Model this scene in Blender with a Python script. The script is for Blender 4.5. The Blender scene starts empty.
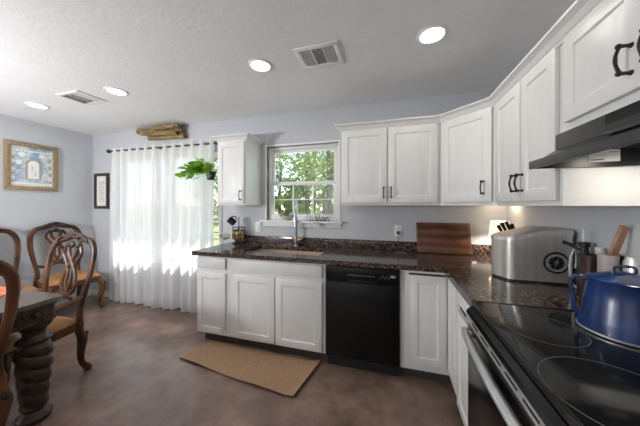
import bpy, bmesh, math, random
from mathutils import Vector, Matrix
random.seed(7)
PI = math.pi
sc = bpy.context.scene
C = sc.collection
# ------------------------------------------------------------------ camera
cd = bpy.data.cameras.new('camera'); cam = bpy.data.objects.new('camera', cd); C.objects.link(cam)
cam.location = (-1.0126, -2.5894, 1.3708); cam.rotation_euler = (PI/2, 0, .2814)
cd.sensor_width = 36; cd.lens = 36*242.5/640; cd.shift_x = -.0026; cd.shift_y = -.0128; cd.clip_start = .02
sc.camera = cam
# ------------------------------------------------------------------ world, sun, exposure
w = bpy.data.worlds.new('sky'); sc.world = w; w.use_nodes = True
wn = w.node_tree.nodes; bgn = wn['Background']
sky = wn.new('ShaderNodeTexSky'); sky.sky_type = 'NISHITA'; sky.sun_disc = False
sky.sun_elevation = math.radians(61); sky.sun_rotation = 0; sky.air_density = 1.2; sky.dust_density = .5
w.node_tree.links.new(sky.outputs[0], bgn.inputs[0]); bgn.inputs[1].default_value = .35
sl = bpy.data.lights.new('sun', 'SUN'); sl.energy = 14; sl.angle = .009; sl.color = (1, .96, .9)
so = bpy.data.objects.new('sun', sl); C.objects.link(so); so.rotation_euler = (math.radians(-29), 0, math.radians(-6)); so.location = (-3, 4, 8)
vs = sc.view_settings; vs.view_transform = 'Standard'; vs.look = 'None'; vs.gamma = 1; vs.use_curve_mapping = False
vs.exposure = 0.36
sc.cycles.max_bounces = 8; sc.cycles.diffuse_bounces = 5; sc.cycles.transparent_max_bounces = 12
sc.cycles.caustics_reflective = False; sc.cycles.caustics_refractive = False
sc.cycles.use_denoising = True; sc.cycles.sample_clamp_indirect = 2.5; sc.cycles.use_adaptive_sampling = False
w.cycles.sampling_method = 'MANUAL'; w.cycles.sample_map_resolution = 512

def area(name, loc, rot, sx, sy, power, col=(1, 1, 1), spread=PI, shape='RECTANGLE'):
    l = bpy.data.lights.new(name, 'AREA'); l.shape = shape; l.size = sx; l.size_y = sy; l.energy = power; l.color = col; l.spread = spread
    o = bpy.data.objects.new(name, l); C.objects.link(o); o.location = loc; o.rotation_euler = rot; return o
# added area lights standing in for daylight at unseen windows behind the camera
area('fill_light_left', (-5.36, -4.4, 1.35), (0, -PI/2+.38, 0), 1.7, 2.6, 24, (.95, .98, 1))
area('fill_light_rear', (-2.6, -6.42, 1.35), (PI/2-.3, 0, 0), 3.0, 1.7, 6, (.95, .98, 1))

# added fill: uplight and glow at a made-up lamp behind the camera
area('fill_uplight', (-4.3, -3.05, 1.40), (PI, 0, 0), .34, .34, 18, (.97, .985, 1), shape='DISK')
pl = bpy.data.lights.new('fill_glow', 'POINT'); pl.energy = 135; pl.color = (.97, .985, 1); pl.shadow_soft_size = .14
plo = bpy.data.objects.new('fill_glow', pl); C.objects.link(plo); plo.location = (-4.3, -3.05, 1.44)

# ------------------------------------------------------------------ node helpers
def N(nt, t, **kw):
    n = nt.nodes.new(t)
    for k, v in kw.items(): setattr(n, k, v)
    return n
def rgb(c): return (c[0], c[1], c[2], 1)
def mat(name, col, rough=.5, metal=0, col2=None, scale=8, detail=4, stretch=None, bump=0, bscale=60, spec=.5, coat=0, emit=None, estr=0,
        lo=.35, hi=.65, rough2=None, trans=0, sheen=0):
    m = bpy.data.materials.new(name); m.use_nodes = True; nt = m.node_tree; b = nt.nodes['Principled BSDF']; L = nt.links.new
    b.inputs['Base Color'].default_value = rgb(col); b.inputs['Roughness'].default_value = rough; b.inputs['Metallic'].default_value = metal
    b.inputs['Specular IOR Level'].default_value = spec; b.inputs['Coat Weight'].default_value = coat; b.inputs['Coat Roughness'].default_value = .08
    b.inputs['Transmission Weight'].default_value = trans; b.inputs['Sheen Weight'].default_value = sheen
    tc = N(nt, 'ShaderNodeTexCoord'); mp = N(nt, 'ShaderNodeMapping'); L(tc.outputs['Object'], mp.inputs[0])
    if stretch: mp.inputs['Scale'].default_value = stretch
    nz = N(nt, 'ShaderNodeTexNoise'); nz.inputs['Scale'].default_value = scale; nz.inputs['Detail'].default_value = detail
    L(mp.outputs[0], nz.inputs['Vector'])
    if col2 is not None or True:
        cr = N(nt, 'ShaderNodeValToRGB'); cr.color_ramp.elements[0].position = lo; cr.color_ramp.elements[1].position = hi
        c2 = col2 if col2 is not None else tuple(min(1, x*1.03) for x in col)
        cr.color_ramp.elements[0].color = rgb(col); cr.color_ramp.elements[1].color = rgb(c2)
        L(nz.outputs[0], cr.inputs[0]); L(cr.outputs[0], b.inputs['Base Color'])
    if rough2 is not None:
        mr = N(nt, 'ShaderNodeMapRange'); mr.inputs[1].default_value = lo; mr.inputs[2].default_value = hi
        mr.inputs[3].default_value = rough; mr.inputs[4].default_value = rough2; L(nz.outputs[0], mr.inputs[0]); L(mr.outputs[0], b.inputs['Roughness'])
    if bump:
        n2 = N(nt, 'ShaderNodeTexNoise'); n2.inputs['Scale'].default_value = bscale; n2.inputs['Detail'].default_value = 3
        L(mp.outputs[0], n2.inputs['Vector'])
        bp = N(nt, 'ShaderNodeBump'); bp.inputs['Strength'].default_value = bump; bp.inputs['Distance'].default_value = .01
        L(n2.outputs[0], bp.inputs['Height']); L(bp.outputs[0], b.inputs['Normal'])
    if emit: b.inputs['Emission Color'].default_value = rgb(emit); b.inputs['Emission Strength'].default_value = estr
    return m
def glass_mat(name, tint=(1, 1, 1), fac=.08, rough=.02):
    m = bpy.data.materials.new(name); m.use_nodes = True; nt = m.node_tree; nt.nodes.clear(); L = nt.links.new
    o = N(nt, 'ShaderNodeOutputMaterial'); mx = N(nt, 'ShaderNodeMixShader'); t = N(nt, 'ShaderNodeBsdfTransparent'); g = N(nt, 'ShaderNodeBsdfGlossy')
    t.inputs[0].default_value = rgb(tint); g.inputs['Roughness'].default_value = rough; mx.inputs[0].default_value = fac
    L(t.outputs[0], mx.inputs[1]); L(g.outputs[0], mx.inputs[2]); L(mx.outputs[0], o.inputs[0]); return m
def sheer_mat(name):
    m = bpy.data.materials.new(name); m.use_nodes = True; nt = m.node_tree; nt.nodes.clear(); L = nt.links.new
    o = N(nt, 'ShaderNodeOutputMaterial'); t = N(nt, 'ShaderNodeBsdfTransparent'); d = N(nt, 'ShaderNodeBsdfDiffuse'); tr = N(nt, 'ShaderNodeBsdfTranslucent')
    d.inputs[0].default_value = (.88, .88, .88, 1); tr.inputs[0].default_value = (.92, .92, .92, 1)
    a = N(nt, 'ShaderNodeMixShader'); a.inputs[0].default_value = .42; b = N(nt, 'ShaderNodeMixShader')
    L(d.outputs[0], a.inputs[1]); L(tr.outputs[0], a.inputs[2])
    tc = N(nt, 'ShaderNodeTexCoord'); nz = N(nt, 'ShaderNodeTexNoise'); nz.inputs['Scale'].default_value = 90; mp = N(nt, 'ShaderNodeMapping')
    mp.inputs['Scale'].default_value = (1, 1, .05); L(tc.outputs['Object'], mp.inputs[0]); L(mp.outputs[0], nz.inputs['Vector'])
    mr = N(nt, 'ShaderNodeMapRange'); mr.inputs[3].default_value = .05; mr.inputs[4].default_value = .16; L(nz.outputs[0], mr.inputs[0]); L(mr.outputs[0], b.inputs[0])
    L(a.outputs[0], b.inputs[1]); L(t.outputs[0], b.inputs[2]); L(b.outputs[0], o.inputs[0]); return m
def granite_mat():
    m = mat('dark_brown_granite', (.014, .010, .009), .10, col2=(.19, .135, .115), scale=60, detail=6, lo=.42, hi=.72, spec=.4)
    nt = m.node_tree; b = nt.nodes['Principled BSDF']; L = nt.links.new
    v = N(nt, 'ShaderNodeTexVoronoi'); v.inputs['Scale'].default_value = 85; tc = N(nt, 'ShaderNodeTexCoord'); L(tc.outputs['Object'], v.inputs['Vector'])
    cr = N(nt, 'ShaderNodeValToRGB'); cr.color_ramp.elements[0].position = .06; cr.color_ramp.elements[0].color = (.20, .15, .13, 1)
    cr.color_ramp.elements[1].position = .24; cr.color_ramp.elements[1].color = (0, 0, 0, 1); L(v.outputs['Distance'], cr.inputs[0])
    src = b.inputs['Base Color'].links[0].from_socket
    mx = N(nt, 'ShaderNodeMix', data_type='RGBA', blend_type='ADD'); mx.inputs[0].default_value = .55
    L(src, mx.inputs[6]); L(cr.outputs[0], mx.inputs[7]); L(mx.outputs[2], b.inputs['Base Color']); return m
def floor_mat():
    m = mat('stained_concrete', (.050, .030, .022), .13, col2=(.31, .22, .175), scale=2.6, detail=8, lo=.05, hi=.95, rough2=.32, spec=.5)
    nt = m.node_tree; b = nt.nodes['Principled BSDF']; L = nt.links.new
    tc = N(nt, 'ShaderNodeTexCoord'); n2 = N(nt, 'ShaderNodeTexNoise'); n2.inputs['Scale'].default_value = 9; n2.inputs['Detail'].default_value = 12; n2.inputs['Roughness'].default_value = .6
    L(tc.outputs['Object'], n2.inputs['Vector'])
    cr = N(nt, 'ShaderNodeValToRGB'); cr.color_ramp.elements[0].position = .1; cr.color_ramp.elements[0].color = (.45, .43, .42, 1)
    cr.color_ramp.elements[1].position = .9; cr.color_ramp.elements[1].color = (1.6, 1.55, 1.55, 1); L(n2.outputs[0], cr.inputs[0])
    src = b.inputs['Base Color'].links[0].from_socket
    mx = N(nt, 'ShaderNodeMix', data_type='RGBA', blend_type='MULTIPLY'); mx.inputs[0].default_value = 1
    L(src, mx.inputs[6]); L(cr.outputs[0], mx.inputs[7]); L(mx.outputs[2], b.inputs['Base Color']); return m
def stripes_mat(name, c1, c2, scale, rough, direction='X', dist=4, metal=0):
    m = mat(name, c1, rough, metal); nt = m.node_tree; b = nt.nodes['Principled BSDF']; L = nt.links.new
    tc = N(nt, 'ShaderNodeTexCoord'); wv = N(nt, 'ShaderNodeTexWave'); wv.bands_direction = direction; wv.inputs['Scale'].default_value = scale
    wv.inputs['Distortion'].default_value = dist; wv.inputs['Detail'].default_value = 3; wv.inputs['Detail Scale'].default_value = 1.5
    L(tc.outputs['Object'], wv.inputs['Vector']); cr = N(nt, 'ShaderNodeValToRGB')
    cr.color_ramp.elements[0].color = rgb(c1); cr.color_ramp.elements[1].color = rgb(c2); L(wv.outputs[0], cr.inputs[0]); L(cr.outputs[0], b.inputs['Base Color'])
    return m

M = {}
M['wall'] = mat('grey_blue_wall_paint', (.53, .545, .575), .7, col2=(.54, .555, .585), bump=.12, bscale=90)
M['ceiling'] = mat('textured_ceiling', (.84, .84, .84), .85, bump=.18, bscale=45)
M['floor'] = floor_mat()
M['trim'] = mat('white_trim_paint', (.80, .80, .79), .4)
M['cab'] = mat('white_cabinet_paint', (.74, .74, .72), .38, col2=(.77, .77, .755), scale=5, stretch=(6, 6, .6))
M['granite'] = granite_mat()
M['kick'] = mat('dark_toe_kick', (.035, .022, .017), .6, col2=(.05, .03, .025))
M['kickg'] = mat('grey_toe_kick', (.05, .05, .05), .6)
M['blackgloss'] = mat('black_appliance_enamel', (.005, .005, .005), .2, spec=.3)
M['blackplastic'] = mat('black_plastic', (.012, .012, .013), .4)
M['greyprint'] = mat('grey_print', (.25, .25, .26), .5)
M['gap'] = mat('dark_gap', (.01, .01, .01), .9)
M['bronze'] = mat('dark_bronze', (.035, .03, .028), .38, metal=.7, col2=(.06, .05, .045), scale=60)
M['steel'] = mat('brushed_steel', (.60, .57, .54), .38, metal=.7, col2=(.70, .67, .63), scale=60, stretch=(1, 1, .03))
M['steelh'] = mat('brushed_steel_trim', (.66, .65, .64), .34, metal=.85, col2=(.74, .73, .72), scale=60, stretch=(1, .03, 1))
M['chrome'] = mat('polished_nickel', (.50, .50, .50), .2, metal=1)
M['brass'] = mat('aged_brass', (.55, .38, .18), .3, metal=1)
M['glassblack'] = mat('black_ceramic_glass', (.006, .006, .007), .07, col2=(.012, .012, .012), scale=3, rough2=.14, spec=.3)
M['ring'] = mat('burner_ring_print', (.11, .11, .11), .35)
M['hood'] = mat('charcoal_hood_enamel', (.020, .020, .021), .32, metal=.2)
M['hoodlip'] = mat('charcoal_hood_lip', (.045, .045, .046), .35, metal=.4)
M['white'] = mat('white_plastic', (.82, .82, .80), .4)
M['paper'] = mat('paper', (.80, .79, .74), .8)
M['wood'] = mat('antique_brown_wood', (.030, .010, .004), .34, col2=(.15, .055, .020), scale=12, stretch=(1, 1, .25), rough2=.45, spec=.4)
M['woodcarve'] = mat('dark_carved_wood', (.014, .007, .005), .4, spec=.4, col2=(.055, .024, .013), scale=30)
M['tabletop'] = stripes_mat('table_top_wood', (.10, .075, .06), (.125, .095, .078), 3, .22, 'Y', 5)
M['seat'] = mat('tan_leather', (.27, .12, .035), .48, col2=(.38, .19, .065), scale=9)
M['sink'] = mat('sand_composite', (.40, .29, .20), .35, col2=(.46, .35, .25), scale=120)
M['board'] = stripes_mat('walnut_board', (.055, .020, .010), (.145, .055, .026), 4, .35, 'Z', 3)
M['boardgroove'] = mat('board_groove', (.05, .018, .01), .5)
M['jute'] = mat('jute_weave', (.36, .22, .125), .95, col2=(.47, .30, .18), scale=60, bump=.9, bscale=170)
M['jutedark'] = mat('rug_backing', (.05, .03, .02), .9)
M['glass'] = glass_mat('window_glass')
M['clear'] = glass_mat('clear_acrylic', (.93, .93, .93), .12, .05)
M['sheer'] = sheer_mat('sheer_white_cloth')
M['goldframe'] = mat('gilt_wood_frame', (.22, .15, .075), .5, col2=(.36, .27, .16), scale=40, bump=.6, bscale=50)
M['darkframe'] = mat('dark_brown_frame', (.035, .022, .016), .45)
M['artblue'] = mat('blue_washed_print', (.24, .36, .50), .6, col2=(.60, .67, .68), scale=9, detail=5, lo=.38, hi=.6)
M['artcream'] = mat('cream_print', (.72, .70, .62), .6, col2=(.55, .60, .60), scale=25)
M['artbrown'] = mat('faded_print_lines', (.38, .33, .30), .7)
M['log'] = mat('peeled_log_wood', (.15, .10, .035), .7, col2=(.34, .25, .11), scale=18, stretch=(.4, 2, 2), bump=.8, bscale=25)
M['logend'] = mat('log_end_grain', (.12, .085, .05), .8, col2=(.2, .15, .08), scale=30)
M['leaf'] = mat('bright_green_leaf', (.16, .36, .02), .42, col2=(.42, .68, .08), scale=14)
nt_ = M['leaf'].node_tree; b_ = nt_.nodes['Principled BSDF']; tr_ = N(nt_, 'ShaderNodeBsdfTranslucent'); mx_ = N(nt_, 'ShaderNodeMixShader'); mx_.inputs[0].default_value = .5
nt_.links.new(b_.inputs['Base Color'].links[0].from_socket, tr_.inputs[0]); nt_.links.new(b_.outputs[0], mx_.inputs[1]); nt_.links.new(tr_.outputs[0], mx_.inputs[2])
nt_.links.new(mx_.outputs[0], nt_.nodes['Material Output'].inputs[0])
M['stem'] = mat('green_stem', (.10, .22, .04), .6)
M['cord'] = mat('pale_cord', (.6, .6, .56), .8)
M['enamel'] = mat('cobalt_enamel', (.003, .016, .075), .25, col2=(.007, .045, .19), scale=7, coat=.25)
M['enameldk'] = mat('worn_enamel', (.006, .015, .045), .25, col2=(.008, .035, .14), scale=30, coat=.4)
M['lampshade'] = mat('glowing_shade', (.9, .75, .5), .8, emit=(1, .80, .52), estr=1.0)
M['led'] = mat('lit_lamp_face', (1, 1, 1), .5, emit=(1, .97, .92), estr=9)
M['crock'] = mat('dark_brown_glaze', (.030, .014, .010), .3, col2=(.06, .03, .02))
M['handlewood'] = mat('worn_wood_handle', (.20, .10, .055), .5, col2=(.34, .19, .12), scale=20, stretch=(2, 2, .5))
M['cream'] = mat('cream_ceramic', (.72, .69, .60), .3)
M['amber'] = mat('amber_jar', (.50, .27, .08), .3, col2=(.62, .42, .2), scale=30)
M['runner'] = mat('orange_red_cloth', (.62, .10, .03), .85, col2=(.80, .45, .32), scale=26, lo=.45, hi=.6)
M['grass'] = mat('lawn_grass', (.11, .15, .03), .9, col2=(.18, .21, .06), scale=3, bump=.5, bscale=30)
M['bark'] = mat('tree_bark', (.10, .08, .065), .9, col2=(.2, .17, .14), scale=10, stretch=(1, 1, .2), bump=.6, bscale=20)
M['foliage'] = mat('tree_leaves', (.11, .20, .03), .7, col2=(.32, .42, .09), scale=1.2)
M['foliage2'] = mat('pale_tree_leaves', (.18, .26, .06), .7, col2=(.40, .48, .15), scale=1.2)
M['fencewood'] = mat('weathered_fence', (.30, .26, .21), .8, col2=(.4, .36, .3), scale=10)
M['soffit'] = mat('white_soffit', (.7, .7, .68), .7)

for k_ in ('led', 'lampshade'): M[k_].cycles.emission_sampling = 'NONE'
# ------------------------------------------------------------------ geometry helpers
WL = {}   # world location of each parent
def obj(name, bm, m, parent=None, smooth=30, local=False):
    if parent is not None and not local:
        bmesh.ops.translate(bm, verts=bm.verts, vec=-WL[parent.name])
    me = bpy.data.meshes.new(name); bmesh.ops.recalc_face_normals(bm, faces=bm.faces) if not getattr(bm, '_', None) and smooth is not None else None
    bm.to_mesh(me); bm.free()
    for k in (m if isinstance(m, (list, tuple)) else [m]): me.materials.append(k)
    if smooth is not None and len(me.polygons):
        me.polygons.foreach_set('use_smooth', [True]*len(me.polygons)); me.set_sharp_from_angle(angle=math.radians(smooth))
    o = bpy.data.objects.new(name, me); C.objects.link(o)
    if parent is not None: o.parent = parent; WL[o.name] = Vector(WL[parent.name])
    else: WL[o.name] = Vector((0, 0, 0))
    return o
def tag(o, label=None, cat=None, group=None, kind=None):
    if label: o['label'] = label
    if cat: o['category'] = cat
    if group: o['group'] = group
    if kind: o['kind'] = kind
    return o
def thing(name, label, cat, loc, rz=0, group=None):
    o = bpy.data.objects.new(name, None); C.objects.link(o); o.location = loc; o.rotation_euler = (0, 0, rz); o.empty_display_size = .1
    WL[o.name] = Vector(loc); return tag(o, label, cat, group)
def copy_tree(o, parent=None):
    c = o.copy(); C.objects.link(c); c.parent = parent
    for ch in list(o.children): copy_tree(ch, c)
    return c
def box(bm, x0, x1, y0, y1, z0, z1, bev=0, seg=2, mi=0):
    r = bmesh.ops.create_cube(bm, size=1); vv = r['verts']
    for v in vv: v.co = Vector(((x0+x1)/2+v.co.x*(x1-x0), (y0+y1)/2+v.co.y*(y1-y0), (z0+z1)/2+v.co.z*(z1-z0)))
    fs = {f for v in vv for f in v.link_faces}
    for f in fs: f.material_index = mi
    if bev:
        es = list({e for v in vv for e in v.link_edges})
        bmesh.ops.bevel(bm, geom=es, offset=bev, segments=seg, profile=.5, affect='EDGES', clamp_overlap=True)
def B(*a, **k):
    bm = bmesh.new(); box(bm, *a, **k); return bm
def lathe(bm, prof, seg=24, c=(0, 0, 0), fn=None, mi=0, M4=None):
    rings = []
    for i, (r, z) in enumerate(prof):
        if r < 1e-5: rings.append([bm.verts.new((0, 0, z))])
        else:
            rings.append([bm.verts.new((((r*fn(2*PI*k/seg, z)) if fn else r)*math.cos(2*PI*k/seg), ((r*fn(2*PI*k/seg, z)) if fn else r)*math.sin(2*PI*k/seg), z)) for k in range(seg)])
    for a, b in zip(rings, rings[1:]):
        for k in range(seg):
            k2 = (k+1) % seg
            if len(a) == 1 and len(b) == 1: continue
            if len(a) == 1: f = bm.faces.new((a[0], b[k], b[k2]))
            elif len(b) == 1: f = bm.faces.new((a[k], b[0], a[k2]))
            else: f = bm.faces.new((a[k], b[k], b[k2], a[k2]))
            f.material_index = mi
    for R, rev in ((rings[0], 1), (rings[-1], 0)):
        if len(R) > 1:
            f = bm.faces.new(R[::-1] if rev else R); f.material_index = mi
    T = (M4 or Matrix.Translation(c))
    vs_ = [v for R in rings for v in R]
    bmesh.ops.transform(bm, matrix=T, verts=vs_)
    return vs_
def LA(prof, **k):
    bm = bmesh.new(); lathe(bm, prof, **k); return bm
def crv(pts, n=6):
    P = [Vector(p) for p in pts]; out = []
    if len(P) == 2: return P
    for i in range(len(P)-1):
        a = P[i-1] if i else P[0]*2-P[1]; b = P[i]; c = P[i+1]; d = P[i+2] if i+2 < len(P) else P[-1]*2-P[-2]
        for k in range(n):
            t = k/n; out.append(.5*((2*b)+(c-a)*t+(2*a-5*b+4*c-d)*t*t+(3*b-a-3*c+d)*t**3))
    out.append(P[-1]); return out
def sweep(bm, pts, rad, n=6, seg=10, closed=False, mi=0):
    """tube along a smooth path; rad = number, or one (a, b) or number per control point"""
    if not isinstance(rad, (list, tuple)): rad = [rad]*len(pts)
    rr = [(r if isinstance(r, (list, tuple)) else (r, r)) for r in rad]
    P = crv(pts, n) if n > 1 else [Vector(p) for p in pts]
    K = n if (n > 1 and len(pts) > 2) else 1
    R = []
    for i in range(len(P)):
        q = min(i/K, len(pts)-1); j = min(int(q), len(pts)-2); t = q-j
        R.append((rr[j][0]*(1-t)+rr[j+1][0]*t, rr[j][1]*(1-t)+rr[j+1][1]*t))
    T = [((P[min(i+1, len(P)-1)]-P[max(i-1, 0)]).normalized()) for i in range(len(P))]
    up = Vector((0, 1, 0)) if abs(T[0].y) < .8 else Vector((1, 0, 0))
    u = (up-T[0]*up.dot(T[0])).normalized(); rings = []
    for i, p in enumerate(P):
        u = (u-T[i]*u.dot(T[i])).normalized(); v = T[i].cross(u)
        rings.append([bm.verts.new(p+u*(R[i][0]*math.cos(2*PI*k/seg))+v*(R[i][1]*math.sin(2*PI*k/seg))) for k in range(seg)])
    for a, b in zip(rings, rings[1:]):
        for k in range(seg):
            f = bm.faces.new((a[k], a[(k+1) % seg], b[(k+1) % seg], b[k])); f.material_index = mi
    for X in (rings[0][::-1], rings[-1]):
        f = bm.faces.new(X); f.material_index = mi
def SW(*a, **k):
    bm = bmesh.new(); sweep(bm, *a, **k); return bm
def ball(bm, c, r, s=(1, 1, 1), seg=12, mi=0):
    q = bmesh.ops.create_uvsphere(bm, u_segments=seg, v_segments=max(6, seg//2+2), radius=r)
    for v in q['verts']: v.co = Vector((v.co.x*s[0]+c[0], v.co.y*s[1]+c[1], v.co.z*s[2]+c[2]))
    for f in {f for v in q['verts'] for f in v.link_faces}: f.material_index = mi
def prism(bm, pts, z0, z1, bev=0, mi=0):
    a = [bm.verts.new((x, y, z0)) for x, y in pts]; b = [bm.verts.new((x, y, z1)) for x, y in pts]; n = len(pts)
    fs = [bm.faces.new(a[::-1]), bm.faces.new(b)]+[bm.faces.new((a[i], a[(i+1) % n], b[(i+1) % n], b[i])) for i in range(n)]
    for f in fs: f.material_index = mi
    if bev: bmesh.ops.bevel(bm, geom=list(fs[1].edges)+list(fs[0].edges), offset=bev, segments=2, affect='EDGES')
def PR(*a, **k):
    bm = bmesh.new(); prism(bm, *a, **k); return bm
def xf(bm, m4):
    bmesh.ops.transform(bm, matrix=m4, verts=bm.verts); return bm
def frame_m(p, nrm):
    """matrix mapping local (x right, -y towards the viewer, z up) to a face at p with outward horizontal normal nrm"""
    n = Vector((nrm[0], nrm[1], 0)).normalized(); y = -n; z = Vector((0, 0, 1)); x = y.cross(z)
    return Matrix(((x.x, y.x, 0, p[0]), (x.y, y.y, 0, p[1]), (0, 0, 1, p[2]), (0, 0, 0, 1)))

# ================================================================== THE ROOM
XL, YB, H, CL = -5.41, -6.5, 2.433, .12
def struct(name, bm, m, label, cat):
    return tag(obj(name, bm, m, smooth=20), label, cat, kind='structure')
struct('floor', B(XL-.12, .12, YB-.12, .12, -.1, 0), M['floor'], 'glossy mottled brown stained concrete floor', 'floor')
struct('ceiling', B(XL-.12, .12, YB-.12, .12, H, H+.1), M['ceiling'], 'white textured ceiling', 'ceiling')
W1 = (-2.435, -1.568, 1.19, 2.055); W2 = (-4.86, -3.085, .60, 2.07)
bm = bmesh.new()
for x0, x1, z0, z1 in ((XL-.12, W2[0], 0, H), (W2[0], W2[1], 0, W2[2]), (W2[0], W2[1], W2[3], H), (W2[1], W1[0], 0, H), (W1[0], W1[1], 0, W1[2]), (W1[0], W1[1], W1[3], H), (W1[1], .12, 0, H)):
    box(bm, x0, x1, 0, CL, z0, z1)
struct('wall_back', bm, M['wall'], 'grey painted wall with kitchen window and curtained window', 'wall')
struct('wall_right', B(0, .12, YB, 0, 0, H), M['wall'], 'grey painted wall behind the range', 'wall')
bm = bmesh.new()
WY = (-5.7, -3.1)
box(bm, XL-.12, XL, WY[1], 0, 0, H); box(bm, XL-.12, XL, YB, WY[0], 0, H); box(bm, XL-.12, XL, WY[0], WY[1], 0, .5); box(bm, XL-.12, XL, WY[0], WY[1], 2.2, H)
struct('wall_left', bm, M['wall'], 'pale grey wall behind the dining chairs', 'wall')
bm = bmesh.new()
box(bm, XL, -4.1, YB-.12, YB, 0, H); box(bm, -1.1, 0, YB-.12, YB, 0, H); box(bm, -4.1, -1.1, YB-.12, YB, 0, .5); box(bm, -4.1, -1.1, YB-.12, YB, 2.2, H)
struct('wall_rear', bm, M['wall'], 'grey wall of the living area behind the camera', 'wall')
def baseb(name, a, b):
    bm = bmesh.new(); box(bm, a[0], b[0], a[1], b[1], 0, .085, .004); return struct(name, bm, M['trim'], 'white painted baseboard along the wall', 'baseboard')
baseb('baseboard_back', (XL, -.014), (-2.9, 0)); baseb('baseboard_left', (XL, YB), (XL+.014, -.014))

def window(n, x0, x1, z0, z1, units, muntins, label, stool):
    t = thing('window_%d' % n, label, 'window', ((x0+x1)/2, .06, z0)); t['kind'] = 'structure'
    bm = bmesh.new(); f = .032
    box(bm, x0, x1, .03, .10, z1-f, z1, .003); box(bm, x0, x1, .03, .10, z0, z0+f, .003)
    n_u = units; wdt = (x1-x0)/n_u
    for i in range(n_u+1):
        xc = x0+i*wdt; a = max(x0, xc-f*(1 if 0 < i < n_u else 1)); b = min(x1, xc+f)
        box(bm, a, b, .03, .10, z0+f, z1-f, .003)
    obj('window_frame', bm, M['trim'], t)
    # thin inner casing standing proud of the wall
    bm = bmesh.new(); c = .022
    box(bm, x0-c, x0, -.012, .03, z0, z1+c, .002); box(bm, x1, x1+c, -.012, .03, z0, z1+c, .002); box(bm, x0, x1, -.012, .03, z1, z1+c, .002)
    box(bm, x0, x0+.004, .03, .031, z0, z1)
    obj('casing', bm, M['trim'], t)
    zm = (z0+z1)/2
    for i in range(n_u):
        a = x0+i*wdt+f; b = a+wdt-2*f if n_u == 1 else x0+(i+1)*wdt-f
        for lo, hi, yy, mt, nm in ((zm-.02, z1-f, .075, False, 'upper_sash'), (z0+f, zm+.02, .05, True, 'lower_sash')):
            bm = bmesh.new(); r = .036
            box(bm, a, b, yy-.012, yy+.012, hi-r, hi, .002); box(bm, a, b, yy-.012, yy+.012, lo, lo+r, .002)
            box(bm, a, a+r, yy-.012, yy+.012, lo+r, hi-r, .002); box(bm, b-r, b, yy-.012, yy+.012, lo+r, hi-r, .002)
            if mt or muntins == 2:
                for k in (1, 2):
                    xx = a+r+(b-a-2*r)*k/3; box(bm, xx-.006, xx+.006, yy-.006, yy+.006, lo+r, hi-r)
                zz = (lo+hi)/2; box(bm, a+r, b-r, yy-.006, yy+.006, zz-.006, zz+.006)
            s = obj(nm, bm, M['trim'], t)
            obj('pane', B(a+r, b-r, yy-.002, yy+.002, lo+r, hi-r), M['glass'], s, smooth=None)
    if stool:
        obj('window_sill', B(x0-.075, x1+.05, -.06, .03, z0-.022, z0, .004), M['trim'], t)
        obj('sill_apron', B(x0-.045, x1+.03, -.018, -.0005, z0-.075, z0-.022, .004), M['trim'], t)
    return t
window(1, *W1, 1, 1, 'white sash window above the kitchen sink', True)
window(2, *W2, 2, 2, 'wide white window behind the sheer curtains', True)
def plainwin(n, a, b, axis, label):  # unseen windows, added to frame the fill lights
    t = thing('window_%d' % n, label, 'window', (0, 0, 0)); t['kind'] = 'structure'
    bm = bmesh.new()
    for k in range(4):
        q = a+(b-a)*k/3; q0 = max(a, q-.03); q1 = min(b, q+.03)
        if axis == 'y': box(bm, XL-.09, XL-.04, q0, q1, .5, 2.2)
        else: box(bm, q0, q1, YB-.09, YB-.04, .5, 2.2)
    for z in (.5, 2.15):
        if axis == 'y': box(bm, XL-.09, XL-.04, a, b, z, z+.05)
        else: box(bm, a, b, YB-.09, YB-.04, z, z+.05)
    obj('window_frame', bm, M['trim'], t)
    obj('sky_blocker', B(XL-.115, XL-.10, a, b, .5, 2.2) if axis == 'y' else B(a, b, YB-.115, YB-.10, .5, 2.2), M['white'], t)  # added opaque sheet, keeps sky light out behind the fill light
plainwin(3, WY[0], WY[1], 'y', 'added unseen window framing the left fill light'); plainwin(4, -4.1, -1.1, 'x', 'added unseen window framing the rear fill light')

# ================================================================== OUTSIDE
struct('ground', B(-45, 40, .12, 70, -.35, -.25), M['grass'], 'sunlit lawn outside the windows', 'ground')
struct('bounce_slab', B(-9, 3, .12, 4.2, -.25, -.2), mat('pale_concrete', (.22, .22, .21), .85, col2=(.27, .265, .25), scale=6), 'added pale concrete slab bouncing neutral light to the curtains', 'bounce_slab')  # added under the windows so bounced light does not tint the curtains green
struct('roof', B(XL-.5, .6, CL, .80, 2.5, 2.62), M['soffit'], 'white roof eave over the back windows', 'roof')
def tree_mesh(seed, hh, spread, nleaf, lo):
    rnd = random.Random(seed); bm = bmesh.new()
    cl = []
    for i in range(26):
        a = rnd.uniform(0, 2*PI); rr = spread*math.sqrt(rnd.random())*.85; z = lo+(hh-lo)*rnd.random()
        cl.append((rr*math.cos(a), rr*math.sin(a), z, rnd.uniform(.35, .75)*spread*.55))
    for i in range(nleaf):
        c = rnd.choice(cl); v = Vector((rnd.gauss(0, 1), rnd.gauss(0, 1), rnd.gauss(0, 1))).normalized()*c[3]*rnd.uniform(.3, 1)
        p = Vector(c[:3])+v; s = rnd.uniform(.07, .15)*(1.9 if spread > 2.7 else 1)
        n = Vector((rnd.gauss(0, 1), rnd.gauss(0, 1), rnd.gauss(0, 1)+.6)).normalized(); u = n.orthogonal().normalized(); q = n.cross(u)
        bm.faces.new([bm.verts.new(p+u*s), bm.verts.new(p+q*s*.6), bm.verts.new(p-u*s), bm.verts.new(p-q*s*.6)])
    return bm
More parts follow.
